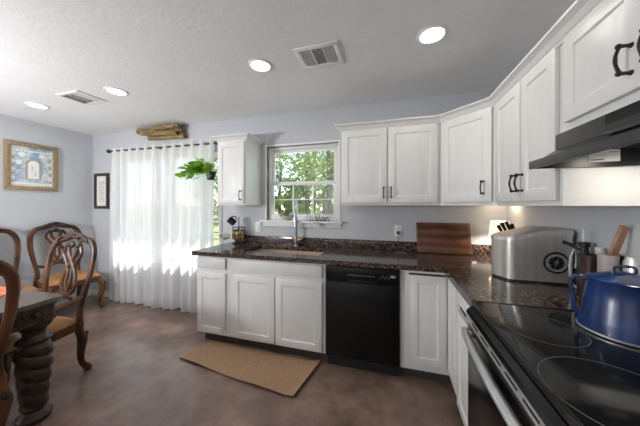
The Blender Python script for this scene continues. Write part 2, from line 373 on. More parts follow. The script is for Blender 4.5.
def trunk_bm(hh, r, seed):
    rnd = random.Random(seed+50); bm = bmesh.new(); k = lambda: rnd.uniform(-.15, .15)
    sweep(bm, [(0, 0, 0), (k(), k(), hh*.35), (k(), k(), hh*.65), (k(), k(), hh*.95)], [r*1.2, r, r*.7, r*.2], n=4, seg=8)
    for i in range(5):
        z = hh*(.35+.1*i); a = rnd.uniform(0, 6.3); sweep(bm, [(0, 0, z), (math.cos(a)*.7, math.sin(a)*.7, z+.5), (math.cos(a)*1.5, math.sin(a)*1.5, z+1.3)], [r*.35, r*.25, r*.1], n=3, seg=6)
    return bm
tl = ['slim tree at the left edge of the sink window view', 'leafy tree in the left third of the sink window view', 'tree whose trunk stands mid-window above the faucet',
      'pale-leaved tree right of centre in the sink window view', 'bushy tree at the right edge of the sink window view', 'far tree filling the gap behind the window trees',
      'far tree low behind the fence, left of centre', 'tree outside the curtained window, left part', 'tree outside the curtained window, right part', 'tall tree standing off to the left of the lawn',
      'far tree at the right end of the distant tree line', 'rounded pale tree in the middle of the distant tree line']
ts = [(-9.5, 12, 7.5, .12, 2.2, 1), (-7.2, 15, 8, .14, 2.4, 0), (-4.6, 11, 7.6, .16, 2.2, 1), (-3.2, 14, 8.2, .14, 2.4, 1), (-1.2, 12.5, 7.2, .12, 2.0, 0), (-5.5, 24, 9, .2, 4, 0), (-10, 25, 8.5, .2, 4, 1), (-15, 15, 7, .16, 2.6, 0), (-12, 20, 8, .16, 2.9, 0), (-20, 22, 9, .2, 3.4, 1), (-1, 25, 9, .2, 4, 0), (-7.6, 21, 6, .15, 3.2, 1)]
for i, (x, y, hh, r, sp, k) in enumerate(ts):
    t = thing('tree', tl[i], 'tree', (x, y, -.25), 0, 'trees beyond the lawn')
    obj('trunk', trunk_bm(hh, r, i), M['bark'], t, local=True)
    obj('crown', tree_mesh(i, hh, sp, 2000, .5 if y > 18 else (1.3 if k else .9)), M['foliage2' if k else 'foliage'], t, smooth=None, local=True)
t = thing('fence', 'low weathered wooden rail fence across the far lawn', 'fence', (-6, 10, -.25))
bm = bmesh.new()
for i in range(12):
    x = -18+2.4*i; obj('post', B(x-.05, x+.05, 9.95, 10.05, -.25, .95, .005), M['fencewood'], t)
for z in (.2, .75): box(bm, -18, 8.5, 9.91, 9.95, z, z+.12, .004)
obj('rail', bm, M['fencewood'], t)

# ================================================================== CABINETS
def door_bm(wd, ht, th=.02, fr=.055, flat=False):
    """raised-panel door, local: x 0..wd, y -th..0 (front at -th), z 0..ht"""
    bm = bmesh.new(); box(bm, 0, wd, -th, 0, 0, ht, .003, 2)
    bm.faces.ensure_lookup_table()
    f = max((q for q in bm.faces if q.normal.y < -.9), key=lambda q: q.calc_area())
    if flat: return bm
    for thk, dep in ((fr, 0), (.006, -.007), (.004, 0), (.022, .006)):
        bmesh.ops.inset_region(bm, faces=[f], thickness=thk, depth=dep, use_even_offset=True)
    return bm
def add_door(par, p, nrm, wd, ht, name='door', handle=None, flat=False, fr=.055, m='cab'):
    """p = lower-left corner (seen from the front) on the cabinet face"""
    T = frame_m(p, nrm); d = obj(name, xf(door_bm(wd, ht, fr=fr, flat=flat), T), M[m], par, smooth=35)
    if handle:
        hx, hz, hl = handle; bm = bmesh.new()
        sweep(bm, [(hx, -.046, hz), (hx, -.056, hz+hl*.3), (hx, -.058, hz+hl*.5), (hx, -.056, hz+hl*.7), (hx, -.046, hz+hl)], [.0055, .0045, .0055, .0045, .0055], n=4, seg=8)
        for q in (hz+.004, hz+hl-.004):
            sweep(bm, [(hx, -.019, q), (hx, -.03, q), (hx, -.05, q)], [.009, .005, .0065], n=3, seg=8)
            ball(bm, (hx, -.05, q), .0085, seg=8)
        tag(obj('handle', xf(bm, T), M['bronze'], d), 'dark bronze pull')
    return d
def carcass(bm, p, nrm, wd, dp, ht): 
    xf_ = bmesh.new(); box(xf_, 0, wd, 0, dp, 0, ht, .0015, 1); xf(xf_, frame_m(p, nrm))
    me = bpy.data.meshes.new('tmp'); xf_.to_mesh(me); bm.from_mesh(me); xf_.free(); bpy.data.meshes.remove(me)
ZU, ZT, CT = 1.365, 2.075, .305
BACK, RIGHT = (0, -1), (-1, 0)

# single wall cabinet left of the window
t = thing('wall_cabinet', 'single-door white wall cabinet left of the sink window', 'cabinet', (-2.70, -.15, ZU))
bm = bmesh.new(); carcass(bm, (-2.877, -CT, ZU), BACK, .358, CT, ZT+.03-ZU); obj('body', bm, M['cab'], t)
add_door(t, (-2.871, -CT, ZU+.012), BACK, .335, ZT-ZU-.03, handle=(.30, .045, .10))
def crown(pts, par, name='crown_molding'):
    """moulding swept along pts (x, y) on the outside of a run; pts left to right"""
    prof = [(0, ZT-.012), (.006, ZT-.012), (.010, ZT), (.016, ZT+.004), (.030, ZT+.026), (.044, ZT+.036), (.052, ZT+.040), (.052, ZT+.052), (0, ZT+.052)]
    P = [Vector((x, y, 0)) for x, y in pts]; bm = bmesh.new(); rings = []
    for i, p in enumerate(P):
        nn = []
        if i > 0: d = (P[i]-P[i-1]).normalized(); nn.append(Vector((d.y, -d.x, 0)))
        if i < len(P)-1: d = (P[i+1]-P[i]).normalized(); nn.append(Vector((d.y, -d.x, 0)))
        n = sum(nn, Vector()).normalized(); k = 1/max(.3, n.dot(nn[0]))
        rings.append([bm.verts.new(p+n*(a*k)+Vector((0, 0, z))) for a, z in prof])
    for a, b in zip(rings, rings[1:]):
        for k in range(len(prof)-1): bm.faces.new((a[k], b[k], b[k+1], a[k+1]))
        bm.faces.new((a[-1], b[-1], b[0], a[0]))
    bm.faces.new(rings[0]); bm.faces.new(rings[-1][::-1])
    return obj(name, bm, M['cab'], par, smooth=None)
crown([(-2.877, -.001), (-2.877, -CT-.002), (-2.519, -CT-.002), (-2.519, -.001)], t)

# two-door wall cabinet right of the window
t = thing('wall_cabinet', 'two-door white wall cabinet right of the sink window', 'cabinet', (-1.05, -.15, ZU))
bm = bmesh.new(); carcass(bm, (-1.478, -CT, ZU), BACK, .868, CT, ZT+.03-ZU); obj('body', bm, M['cab'], t)
add_door(t, (-1.468, -CT, ZU+.025), BACK, .412, ZT-ZU-.035, handle=(.385, .045, .095))
add_door(t, (-1.046, -CT, ZU+.025), BACK, .412, ZT-ZU-.035, handle=(.028, .045, .095))
# diagonal corner cabinet
t = thing('wall_cabinet', 'diagonal single-door white corner wall cabinet', 'cabinet', (-.3, -.3, ZU))
obj('body', PR([(-.609, -.001), (-.001, -.001), (-.001, -.609), (-CT, -.609), (-.609, -CT)], ZU, ZT+.03), M['cab'], t)
dg = Vector((1, -1, 0)).normalized(); L_ = math.hypot(.304, .304)
pd = Vector((-.609, -CT, ZU+.025))+dg*.022
add_door(t, pd, (-1, -1), L_-.044, ZT-ZU-.035, handle=(L_-.044-.055, .06, .095))
# two-door on right wall
t = thing('wall_cabinet', 'two-door white wall cabinet between corner cabinet and range hood', 'cabinet', (-.15, -.95, ZU))
bm = bmesh.new(); carcass(bm, (-CT, -.611, ZU), RIGHT, .689, CT-.001, ZT+.03-ZU); obj('body', bm, M['cab'], t)
add_door(t, (-CT, -.64, ZU+.025), RIGHT, .335, ZT-ZU-.035, handle=(.31, .055, .095))
add_door(t, (-CT, -.985, ZU+.025), RIGHT, .295, ZT-ZU-.035, handle=(.025, .055, .095))
# above the hood
t = thing('wall_cabinet', 'short two-door white wall cabinet above the black range hood', 'cabinet', (-.15, -1.69, 1.70))
bm = bmesh.new(); carcass(bm, (-CT, -1.302, 1.672), RIGHT, .775, CT-.001, ZT+.03-1.672); obj('body', bm, M['cab'], t)
add_door(t, (-CT, -1.332, 1.712), RIGHT, .338, ZT-1.712-.01, handle=(.305, .05, .09))
add_door(t, (-CT, -1.685, 1.712), RIGHT, .338, ZT-1.712-.01, handle=(.028, .05, .09))
t = thing('crown_molding', 'continuous white crown molding along the right-hand run of wall cabinets', 'crown molding', (-.8, -.3, ZT))
crown([(-1.478, -.001), (-1.478, -CT-.002), (-.610, -CT-.002), (-CT-.002, -.610), (-CT-.002, -2.08), (-.001, -2.08)], t, 'molding')

# ---- base cabinets
ZB, ZC, F = .105, .874, -.60
def drawer(par, p, nrm, wd, ht, name='drawer'):
    d = add_door(par, p, nrm, wd, ht, name=name, flat=True); return d
t = thing('base_cabinet', 'narrow white base cabinet with drawer at the left counter end', 'cabinet', (-2.7, -.3, 0))
bm = bmesh.new(); carcass(bm, (-2.876, F, ZB), BACK, .366, -F-.001, ZC-ZB); obj('body', bm, M['cab'], t)
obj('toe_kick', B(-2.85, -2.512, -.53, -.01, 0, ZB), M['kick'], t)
drawer(t, (-2.87, F, .75), BACK, .325, .105); add_door(t, (-2.87, F, .118), BACK, .325, .595)
t = thing('base_cabinet', 'white sink base cabinet with two doors under the sink', 'cabinet', (-2.0, -.3, 0))
bm = bmesh.new()
for a, b, c, d, e, f in ((-2.509, -2.491, F, -.001, ZB, ZC), (-1.573, -1.555, F, -.001, ZB, ZC), (-2.491, -1.573, F, -.02, ZB, ZB+.018), (-2.491, -1.573, -.012, -.001, ZB, ZC), (-2.491, -1.573, F, F+.018, ZB, ZC)): box(bm, a, b, c, d, e, f)
obj('body', bm, M['cab'], t)
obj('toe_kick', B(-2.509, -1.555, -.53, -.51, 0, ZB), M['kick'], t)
drawer(t, (-2.455, F, .75), BACK, .872, .105, 'false_drawer_front')
add_door(t, (-2.455, F, .118), BACK, .43, .595); add_door(t, (-2.013, F, .118), BACK, .43, .595)
# corner base (L shaped, folding doors)
t = thing('base_cabinet', 'white L-shaped corner base cabinet right of the dishwasher', 'cabinet', (-.5, -.4, 0))
obj('body', PR([(-.948, -.001), (-.001, -.001), (-.001, -.868), (F, -.868), (F, F), (-.948, F)], ZB, ZC), M['cab'], t)
obj('toe_kick', PR([(-.948, -.02), (-.02, -.02), (-.02, -.868), (-.53, -.868), (-.53, -.53), (-.948, -.53)], 0, ZB), M['kickg'], t)
obj('shadow_gap', B(-.885, -.625, F-.004, F, .835, .846), M['gap'], t)
add_door(t, (-.882, F, .155), BACK, .258, .68); add_door(t, (F, -.625, .155), RIGHT, .236, .68)
t = thing('base_cabinet', 'white base cabinet with drawer beside the range', 'cabinet', (-.3, -1.08, 0))
bm = bmesh.new(); carcass(bm, (F, -.871, ZB), RIGHT, .416, -F-.001, ZC-ZB); obj('body', bm, M['cab'], t)
obj('toe_kick', B(-.53, -.02, -1.287, -.871, 0, ZB), M['kickg'], t)
drawer(t, (F, -.885, .765), RIGHT, .385, .09); add_door(t, (F, -.885, .118), RIGHT, .385, .595)
obj('finger_gap', B(F-.004, F, -1.24, -.90, .722, .758), M['gap'], t)

# ---- worktop
S = (-2.44, -1.64, -.50, -.155)   # sink opening
t = thing('countertop', 'dark brown speckled granite worktop with upstand, L-shaped', 'countertop', (-1.6, -.3, ZC))
bm = bmesh.new(); zt = .914; z0 = ZC+.001
gx = [-2.906, S[0], S[1], -.648, 0]; gy = [-1.287, -.648, S[2], S[3], 0]
V = {}
def gv(i, j, z):
    k = (i, j, z)
    if k not in V: V[k] = bm.verts.new((gx[i] - (.001 if i == 4 else 0), gy[j]-(.001 if j == 4 else 0), z))
    return V[k]
cells = [(i, j) for i in range(4) for j in range(4) if not (j == 0 and i < 3) and not (i == 1 and j == 2)]
for i, j in cells:
    bm.faces.new([gv(i, j, zt), gv(i+1, j, zt), gv(i+1, j+1, zt), gv(i, j+1, zt)]); bm.faces.new([gv(i, j+1, z0), gv(i+1, j+1, z0), gv(i+1, j, z0), gv(i, j, z0)])
    for di, dj, a, b in ((0, -1, (i, j), (i+1, j)), (1, 0, (i+1, j), (i+1, j+1)), (0, 1, (i+1, j+1), (i, j+1)), (-1, 0, (i, j+1), (i, j))):
        if (i+di, j+dj) not in cells: bm.faces.new([gv(*a, z0), gv(*b, z0), gv(*b, zt), gv(*a, zt)])
es = [e for e in bm.edges if len(e.link_faces) == 2 and e.calc_face_angle(0) > 1 and e.verts[0].co.z > zt-.001 and e.verts[1].co.z > zt-.001]
bmesh.ops.bevel(bm, geom=es, offset=.005, segments=2, affect='EDGES')
obj('slab', bm, M['granite'], t, smooth=35)
bm = bmesh.new(); box(bm, -2.872, -.02, -.021, -.001, zt, zt+.088, .002); box(bm, -.021, -.001, -1.287, -.001, zt, zt+.088, .002)
obj('upstand', bm, M['granite'], t)
t = thing('kitchen_sink', 'sand-coloured undermount sink set in the granite worktop', 'sink', (-2.04, -.33, .70))
bm = bmesh.new(); e = .004
prof = [(e+.012, .873), (-e, .873), (-e-.005, .72), (-e-.03, .70)]
def rect(d, z): return [(S[0]-d, S[2]-d, z), (S[1]+d, S[2]-d, z), (S[1]+d, S[3]+d, z), (S[0]-d, S[3]+d, z)]
rings = [[bm.verts.new(p) for p in rect(d, z)] for d, z in [(.018, .868), (.018, .8735), (.001, .8735), (-.004, .72), (-.03, .70)]]
rings += [[bm.verts.new(p) for p in rect(d, z)] for d, z in [(-.03, .692), (.006, .71), (.012, .868)]]
for a, b in zip(rings[:5], rings[1:5]):
    for k in range(4): bm.faces.new((a[k], a[(k+1) % 4], b[(k+1) % 4], b[k]))
bm.faces.new(rings[4])
for a, b in zip(rings[5:], rings[6:]):
    for k in range(4): bm.faces.new((a[k], a[(k+1) % 4], b[(k+1) % 4], b[k]))
bm.faces.new(rings[5][::-1])
for k in range(4): bm.faces.new((rings[0][k], rings[0][(k+1) % 4], rings[7][(k+1) % 4], rings[7][k]))
obj('basin', bm, M['sink'], t, smooth=None)
obj('drain', LA([(.0, .7005), (.042, .7005), (.045, .703), (.03, .704), (0, .702)], c=(-2.04, -.33, 0)), M['chrome'], t)

# ---- faucet
t = thing('faucet', 'tall nickel pull-down kitchen faucet with brass lever', 'faucet', (-2.03, -.095, .914)); fx, fy = -2.03, -.09
obj('base', LA([(.032, .9145), (.032, .922), (.025, .93), (.023, 1.03), (.017, 1.035)], c=(fx, fy, 0)), M['chrome'], t)
obj('spout', SW([(fx, fy, 1.03), (fx, fy, 1.22), (fx+.004, fy-.01, 1.32), (fx+.026, fy-.065, 1.395), (fx+.05, fy-.13, 1.385), (fx+.066, fy-.175, 1.31), (fx+.068, fy-.18, 1.26)], .0165, seg=14), M['chrome'], t)
obj('spray_head', LA([(.017, .12), (.023, .105), (.024, .04), (.026, .0), (.019, -.003)], c=(fx+.068, fy-.18, 1.155)), M['chrome'], t)
bm = bmesh.new(); ball(bm, (fx+.03, fy, .985), .019, (1.2, 1, 1)); sweep(bm, [(fx+.03, fy, .985), (fx+.07, fy-.01, .995), (fx+.10, fy-.015, 1.03)], [.009, .007, .006], n=4)
tag(obj('lever', bm, M['brass'], t), 'brass lever')

# ================================================================== DISHWASHER
t = thing('dishwasher', 'black built-in dishwasher between the white base cabinets', 'dishwasher', (-1.25, -.3, 0))
obj('body', B(-1.546, -.953, -.595, -.02, .09, .868), M['blackplastic'], t)
obj('door_panel', B(-1.545, -.954, -.628, -.596, .118, .738, .006), M['blackgloss'], t)
bm = bmesh.new(); box(bm, -1.545, -.954, -.636, -.596, .742, .866, .008)
cp = obj('control_panel', bm, M['blackgloss'], t)
obj('vent', B(-1.50, -1.39, -.6385, -.6355, .826, .838, .001), M['gap'], cp)
obj('grip_pocket', SW([(-1.37, -.637, .752), (-1.25, -.640, .744), (-1.13, -.637, .752)], (.004, ), n=6) if False else B(-1.36, -1.14, -.6385, -.6355, .748, .762, .001), M['gap'], cp)
for i in range(10): obj('button', B(-1.355+i*.022, -1.342+i*.022, -.6375, -.6355, .800, .804), M['greyprint'], cp, smooth=None)
for i in range(5): obj('button', B(-1.10+i*.016, -1.094+i*.016, -.6375, -.6355, .792+(i % 2)*.012, .798+(i % 2)*.012), M['greyprint'], cp, smooth=None)
bm = bmesh.new(); lathe(bm, [(0, 0), (.022, 0), (.022, .002), (0, .002)], M4=Matrix.Translation((-1.005, -.636, .812)) @ Matrix.Rotation(PI/2, 4, 'X') @ Matrix.Diagonal((1, .45, 1, 1)))
obj('badge', bm, M['greyprint'], cp)
obj('toe_panel', B(-1.545, -.954, -.56, -.545, .0, .112), M['gap'], t)

# ================================================================== RANGE
ya, yb = -1.293, -2.055
t = thing('kitchen_range', 'black and stainless electric range with glass cooktop', 'stove', (-.35, -1.67, 0))
obj('body', B(-.630, -.03, yb, ya, .06, .895, .004), M['blackgloss'], t)
bm = bmesh.new(); box(bm, -.648, -.03, yb, ya, .896, .921, .005, 3); ck = obj('cooktop', bm, M['glassblack'], t)
bm = bmesh.new(); box(bm, -.650, -.648, yb, ya, .902, .918)
box(bm, -.640, -.05, ya-.007, ya-.004, .9205, .9222); box(bm, -.640, -.638, yb+.004, ya-.004, .9205, .9222); tag(obj('edging', bm, M['bronze'], ck), 'thin metal edging')
def ringm(bm, cx, cy, r, wd=.0025):
    n = 72; z = .9212; a = [bm.verts.new((cx+(r-wd/2)*math.cos(2*PI*k/n), cy+(r-wd/2)*math.sin(2*PI*k/n), z)) for k in range(n)]
    b = [bm.verts.new((cx+(r+wd/2)*math.cos(2*PI*k/n), cy+(r+wd/2)*math.sin(2*PI*k/n), z)) for k in range(n)]
    c = [bm.verts.new((v.co.x, v.co.y, z+.0004)) for v in a]; d = [bm.verts.new((v.co.x, v.co.y, z+.0004)) for v in b]
    for k in range(n):
        q = (k+1) % n; bm.faces.new((c[k], c[q], d[q], d[k])); bm.faces.new((a[k], a[q], c[q], c[k])); bm.faces.new((d[k], d[q], b[q], b[k]))
for cx, cy, rs in ((-.488, -1.515, (.122,)), (-.49, -1.85, (.152,)), (-.20, -1.50, (.10,)), (-.20, -1.86, (.09,)), (-.265, -1.70, (.06,))):
    bm = bmesh.new()
    for r in rs: ringm(bm, cx, cy, r)
    obj('burner', bm, M['ring'], ck, smooth=None)
obj('front_panel', xf(PR([(0, 0), (.022, 0), (.040, -.014), (.046, -.029), (0, -.029)], 0, ya-yb), Matrix(((-1, 0, 0, -.628), (0, 0, -1, ya), (0, 1, 0, .894), (0, 0, 0, 1)))), M['blackgloss'], t)
bm = bmesh.new(); box(bm, -.674, -.631, yb, ya, .828, .862, .003); fp = obj('vent_trim', bm, M['steelh'], t)
bm = bmesh.new()
for i in range(6):
    y1 = ya-.09-i*.108; box(bm, -.6755, -.673, y1-.075, y1, .846, .853)
obj('vent_slot', bm, M['gap'], fp)
od = obj('oven_door', B(-.668, -.631, yb+.003, ya-.003, .215, .823, .006), M['blackgloss'], t)
bm = bmesh.new()
sweep(bm, [(-.683, ya-.015, .785), (-.694, ya-.12, .785), (-.702, (ya+yb)/2, .785), (-.694, yb+.12, .785), (-.683, yb+.015, .785)], [(.018, .013)]*5, n=8, seg=14)
for y in (ya-.045, yb+.045): sweep(bm, [(-.667, y, .785), (-.678, y, .785), (-.690, y, .785)], [.014, .012, .010], n=3)
tag(obj('handle', bm, M['steelh'], od), 'curved brushed steel handle')
obj('storage_drawer', B(-.668, -.631, yb+.003, ya-.003, .065, .208, .006), M['blackgloss'], t)
for x in (-.6, -.1):
    for y in (yb+.06, ya-.06): obj('foot', LA([(.02, 0), (.02, .06)], seg=10, c=(x, y, 0)), M['blackplastic'], t)
bg = obj('back_panel', B(-.075, -.004, yb, ya, .896, 1.09, .01), M['blackgloss'], t)
for y in (-1.38, -1.46, -1.88, -1.96):
    obj('knob', LA([(.022, 0), (.022, .006), (.017, .008), (.015, .024), (0, .025)], seg=16, M4=Matrix.Translation((-.076, y, 1.02)) @ Matrix.Rotation(-PI/2, 4, 'Y')), M['blackplastic'], bg)

# ================================================================== RANGE HOOD
t = thing('range_hood', 'charcoal under-cabinet range hood with vent slots over the range', 'range hood', (-.2, -1.68, 1.53))
h0, h1 = -2.07, -1.306
bm = bmesh.new()
box(bm, -.335, -.003, h0, h1, 1.60, 1.670, .002)
obj('housing', bm, M['hood'], t)
bm = bmesh.new()  # hollow skirt: end walls, back, sloped top
for y0, y1 in ((h1-.005, h1), (h0, h0+.005)):
    ve = [(-.003, 1.528), (-.425, 1.528), (-.425, 1.545), (-.335, 1.605), (-.003, 1.605)]
    a = [bm.verts.new((x, y0, z)) for x, z in ve]; b = [bm.verts.new((x, y1, z)) for x, z in ve]
    bm.faces.new(a); bm.faces.new(b[::-1])
    for k in range(5): bm.faces.new((a[k], a[(k+1) % 5], b[(k+1) % 5], b[k]))
a = [bm.verts.new((x, y, z)) for y in (h0+.005, h1-.005) for x, z in ((-.425, 1.545), (-.335, 1.605), (-.335, 1.600), (-.423, 1.540))]
for k in range(4): bm.faces.new((a[k], a[(k+1) % 4], a[4+(k+1) % 4], a[4+k]))
box(bm, -.010, -.003, h0, h1, 1.528, 1.60)
sk = obj('skirt', bm, M['hood'], t, smooth=20)
obj('front_lip', B(-.432, -.420, h0, h1, 1.526, 1.560, .003), M['hoodlip'], t)
bm = bmesh.new(); box(bm, -.225, -.125, h1-.0062, h1-.005, 1.548, 1.596); y_ = h1-.0066
for i in range(7): box(bm, -.221+i*.0066, -.221+i*.0066+.005, y_, h1-.0062, 1.554, 1.559, mi=1)
for i in range(5): box(bm, -.160+i*.006, -.160+i*.006+.0045, y_, h1-.0062, 1.585, 1.588, mi=1)
tag(obj('warning_sticker', bm, [M['paper'], M['gap']], sk, smooth=None), 'white sticker with small dark print')
bm = bmesh.new()
for i in range(3):
    yv = -1.56-i*.135
    for k in range(7): box(bm, -.3362, -.3345, yv-.115, yv, 1.634+k*.0048, 1.6368+k*.0048)
obj('vent_slots', bm, M['gap'], t, smooth=None)
tag(obj('hood_light', LA([(0, 0), (.032, 0), (.034, .004), (.034, .02), (0, .02)], seg=20, c=(-.13, -1.50, 1.578)), M['led'], t), 'small lit round lamp')
l = area('hood_lamp_light', (-.13, -1.50, 1.572), (0, 0, 0), .06, .06, .9, (1, .92, .8), shape='DISK')
obj('grease_filter', B(-.38, -.18, -1.98, -1.62, 1.585, 1.595, .002), M['hoodlip'], t)

# ================================================================== CEILING FIXTURES
for i, (x, lab) in enumerate(((-4.649, 'recessed round ceiling light nearest the left wall'), (-3.485, 'recessed round ceiling light beside the far square vent'),
                              (-1.974, 'recessed round ceiling light left of the near square vent'), (-.771, 'recessed round ceiling light nearest the right-hand wall cabinets'))):
    y = -.945
    t = thing('recessed_light', lab, 'ceiling light', (x, y, H), 0, 'recessed ceiling lights')
    obj('trim_ring', LA([(.066, -.003), (.074, -.010), (.086, -.008), (.092, -.0005), (.066, -.0005)], seg=32, c=(x, y, H)), M['trim'], t)
    obj('lens', LA([(0, -.005), (.067, -.005), (.067, -.001), (0, -.001)], seg=32, c=(x, y, H)), M['led'], t)
    area('recessed_lamp_light', (x, y, H-.012), (0, 0, 0), .12, .12, 1.8, (1, .95, .88), shape='DISK')
def vent(cx, cy, wx, wy, lab):
    t = thing('ceiling_vent', lab, 'vent', (cx, cy, H)); bm = bmesh.new(); z1 = H-.0005; z0 = H-.011; b = .032
    box(bm, cx-wx/2, cx+wx/2, cy-wy/2, cy-wy/2+b, z0, z1, .003); box(bm, cx-wx/2, cx+wx/2, cy+wy/2-b, cy+wy/2, z0, z1, .003)
    box(bm, cx-wx/2, cx-wx/2+b, cy-wy/2+b, cy+wy/2-b, z0, z1, .003); box(bm, cx+wx/2-b, cx+wx/2, cy-wy/2+b, cy+wy/2-b, z0, z1, .003)
    obj('frame', bm, M['trim'], t)
    obj('duct', B(cx-wx/2+b, cx+wx/2-b, cy-wy/2+b, cy+wy/2-b, H-.0012, H-.0004), M['gap'], t)
    iw = wx-2*b; x0 = cx-wx/2+b; sec = iw/3
    bm = bmesh.new()
    for k in (1, 2): box(bm, x0+k*sec-.003, x0+k*sec+.003, cy-wy/2+b, cy+wy/2-b, z0+.001, z1)
    def lv(xc, yc, lx, ly, ang, ax):
        q = bmesh.new(); box(q, -lx/2, lx/2, -ly/2, ly/2, -.0006, .0006); xf(q, Matrix.Translation((xc, yc, H-.007)) @ Matrix.Rotation(ang, 4, ax))
        me = bpy.data.meshes.new('t'); q.to_mesh(me); bm.from_mesh(me); q.free(); bpy.data.meshes.remove(me)
    n = 6
    for k in range(n):
        lv(x0+sec*(k+.5)/n, cy, .011, wy-2*b, .5, 'Y'); lv(x0+2*sec+sec*(k+.5)/n, cy, .010, wy-2*b, -.5, 'Y')
    for k in range(14): lv(x0+1.5*sec, cy-wy/2+b+(wy-2*b)*(k+.5)/14, sec-.008, .013, .5, 'X')
    obj('louvers', bm, M['trim'], t, smooth=None)
vent(-1.505, -.935, .31, .25, 'square white ceiling vent between the two near ceiling lights')
vent(-3.96, -.94, .31, .25, 'square white ceiling vent between the two far ceiling lights')

# ================================================================== CURTAINS
cy = -.105; RZ = 2.135
t = thing('curtain_rod', 'black curtain rod with ball finials above the sheer curtains', 'curtain rod', (-4.0, cy, RZ))
bm = bmesh.new(); sweep(bm, [(-4.87, cy, RZ), (-3.075, cy, RZ-.012)], .011, seg=12); obj('rod', bm, M['blackplastic'], t)
for x, z, s in ((-4.895, RZ, -1), (-3.055, RZ-.012, 1)):
    bm = bmesh.new(); ball(bm, (x, cy, z), .028, (1.25, 1, 1), 14); ball(bm, (x-s*.034, cy, z), .015, (.5, 1, 1)); obj('finial', bm, M['blackplastic'], t)
for x in (-4.80, -3.96, -3.11):
    z = RZ-.006
    bm = bmesh.new(); sweep(bm, [(x, -.001, z+.02), (x, -.05, z), (x, cy, z-.014)], [.010, .007, .007], n=3, seg=8); box(bm, x-.012, x+.012, -.005, -.0005, z-.02, z+.05, .002); obj('bracket', bm, M['blackplastic'], t)
def curtain2(x0, x1, seed, lab):
    """wrapper storing coordinates so that the hem can follow the panel"""
    rnd = random.Random(seed); t = thing('curtain', lab, 'curtain', ((x0+x1)/2, cy, 0), 0)
    nx, nz = 160, 44; ph = [rnd.uniform(0, 6.3) for _ in range(6)]; nw = round((x1-x0)/.148); co = {}
    for j in range(nz+1):
        s = j/nz; z = .012+(RZ+.035-.012)*s
        for i in range(nx+1):
            u = i/nx; x = x0+(x1-x0)*u
            top = .026*math.sin(2*PI*nw*u+ph[0])
            low = .026*math.sin(2*PI*nw*u+ph[0]+.6*math.sin(5*u+ph[1]))+.016*math.sin(2*PI*nw*.53*u+ph[2])+.006*math.sin(2*PI*nw*1.9*u+ph[3])
            k = min(1, (1-s)*3); y = cy+top*(1-k)+low*k
            x += .012*(1-s)*math.sin(2*PI*nw*u+ph[4])
            if seed == 1 and u < .12: x -= .03*(1-s)*(1-u/.12)
            zz = z+(.010*math.sin(9*u+ph[5])+.006*math.sin(21*u) if j == 0 else 0)-(.012*(x-x0)/1.8)*s
            co[(j, i)] = Vector((x, min(y, -.03), max(.004, zz)))
    bm = bmesh.new(); V = {k: bm.verts.new(c) for k, c in co.items()}
    for j in range(nz):
        for i in range(nx): bm.faces.new((V[j, i], V[j, i+1], V[j+1, i+1], V[j+1, i]))
    obj('panel', bm, M['sheer'], t, smooth=180)
    bm = bmesh.new(); off = Vector((0, .0015, 0))
    for j0, j1 in ((0, 3), (nz-2, nz)):
        V = {(j, i): bm.verts.new(co[(j, i)]+off) for j in range(j0, j1+1) for i in range(nx+1)}
        for j in range(j0, j1):
            for i in range(nx): bm.faces.new((V[j, i], V[j, i+1], V[j+1, i+1], V[j+1, i]))
    V = {(j, i): bm.verts.new(co[(j, i)]+off) for j in range(3, nz-1) for i in list(range(5))+list(range(nx-4, nx+1))}
    for j in range(3, nz-2):
        for i in list(range(4))+list(range(nx-4, nx)): bm.faces.new((V[j, i], V[j, i+1], V[j+1, i+1], V[j+1, i]))
    obj('hem', bm, M['sheer'], t, smooth=180)
curtain2(-4.86, -3.995, 1, 'sheer white curtain panel nearest the room corner')
curtain2(-3.985, -3.10, 2, 'sheer white curtain panel beside the hanging plant')

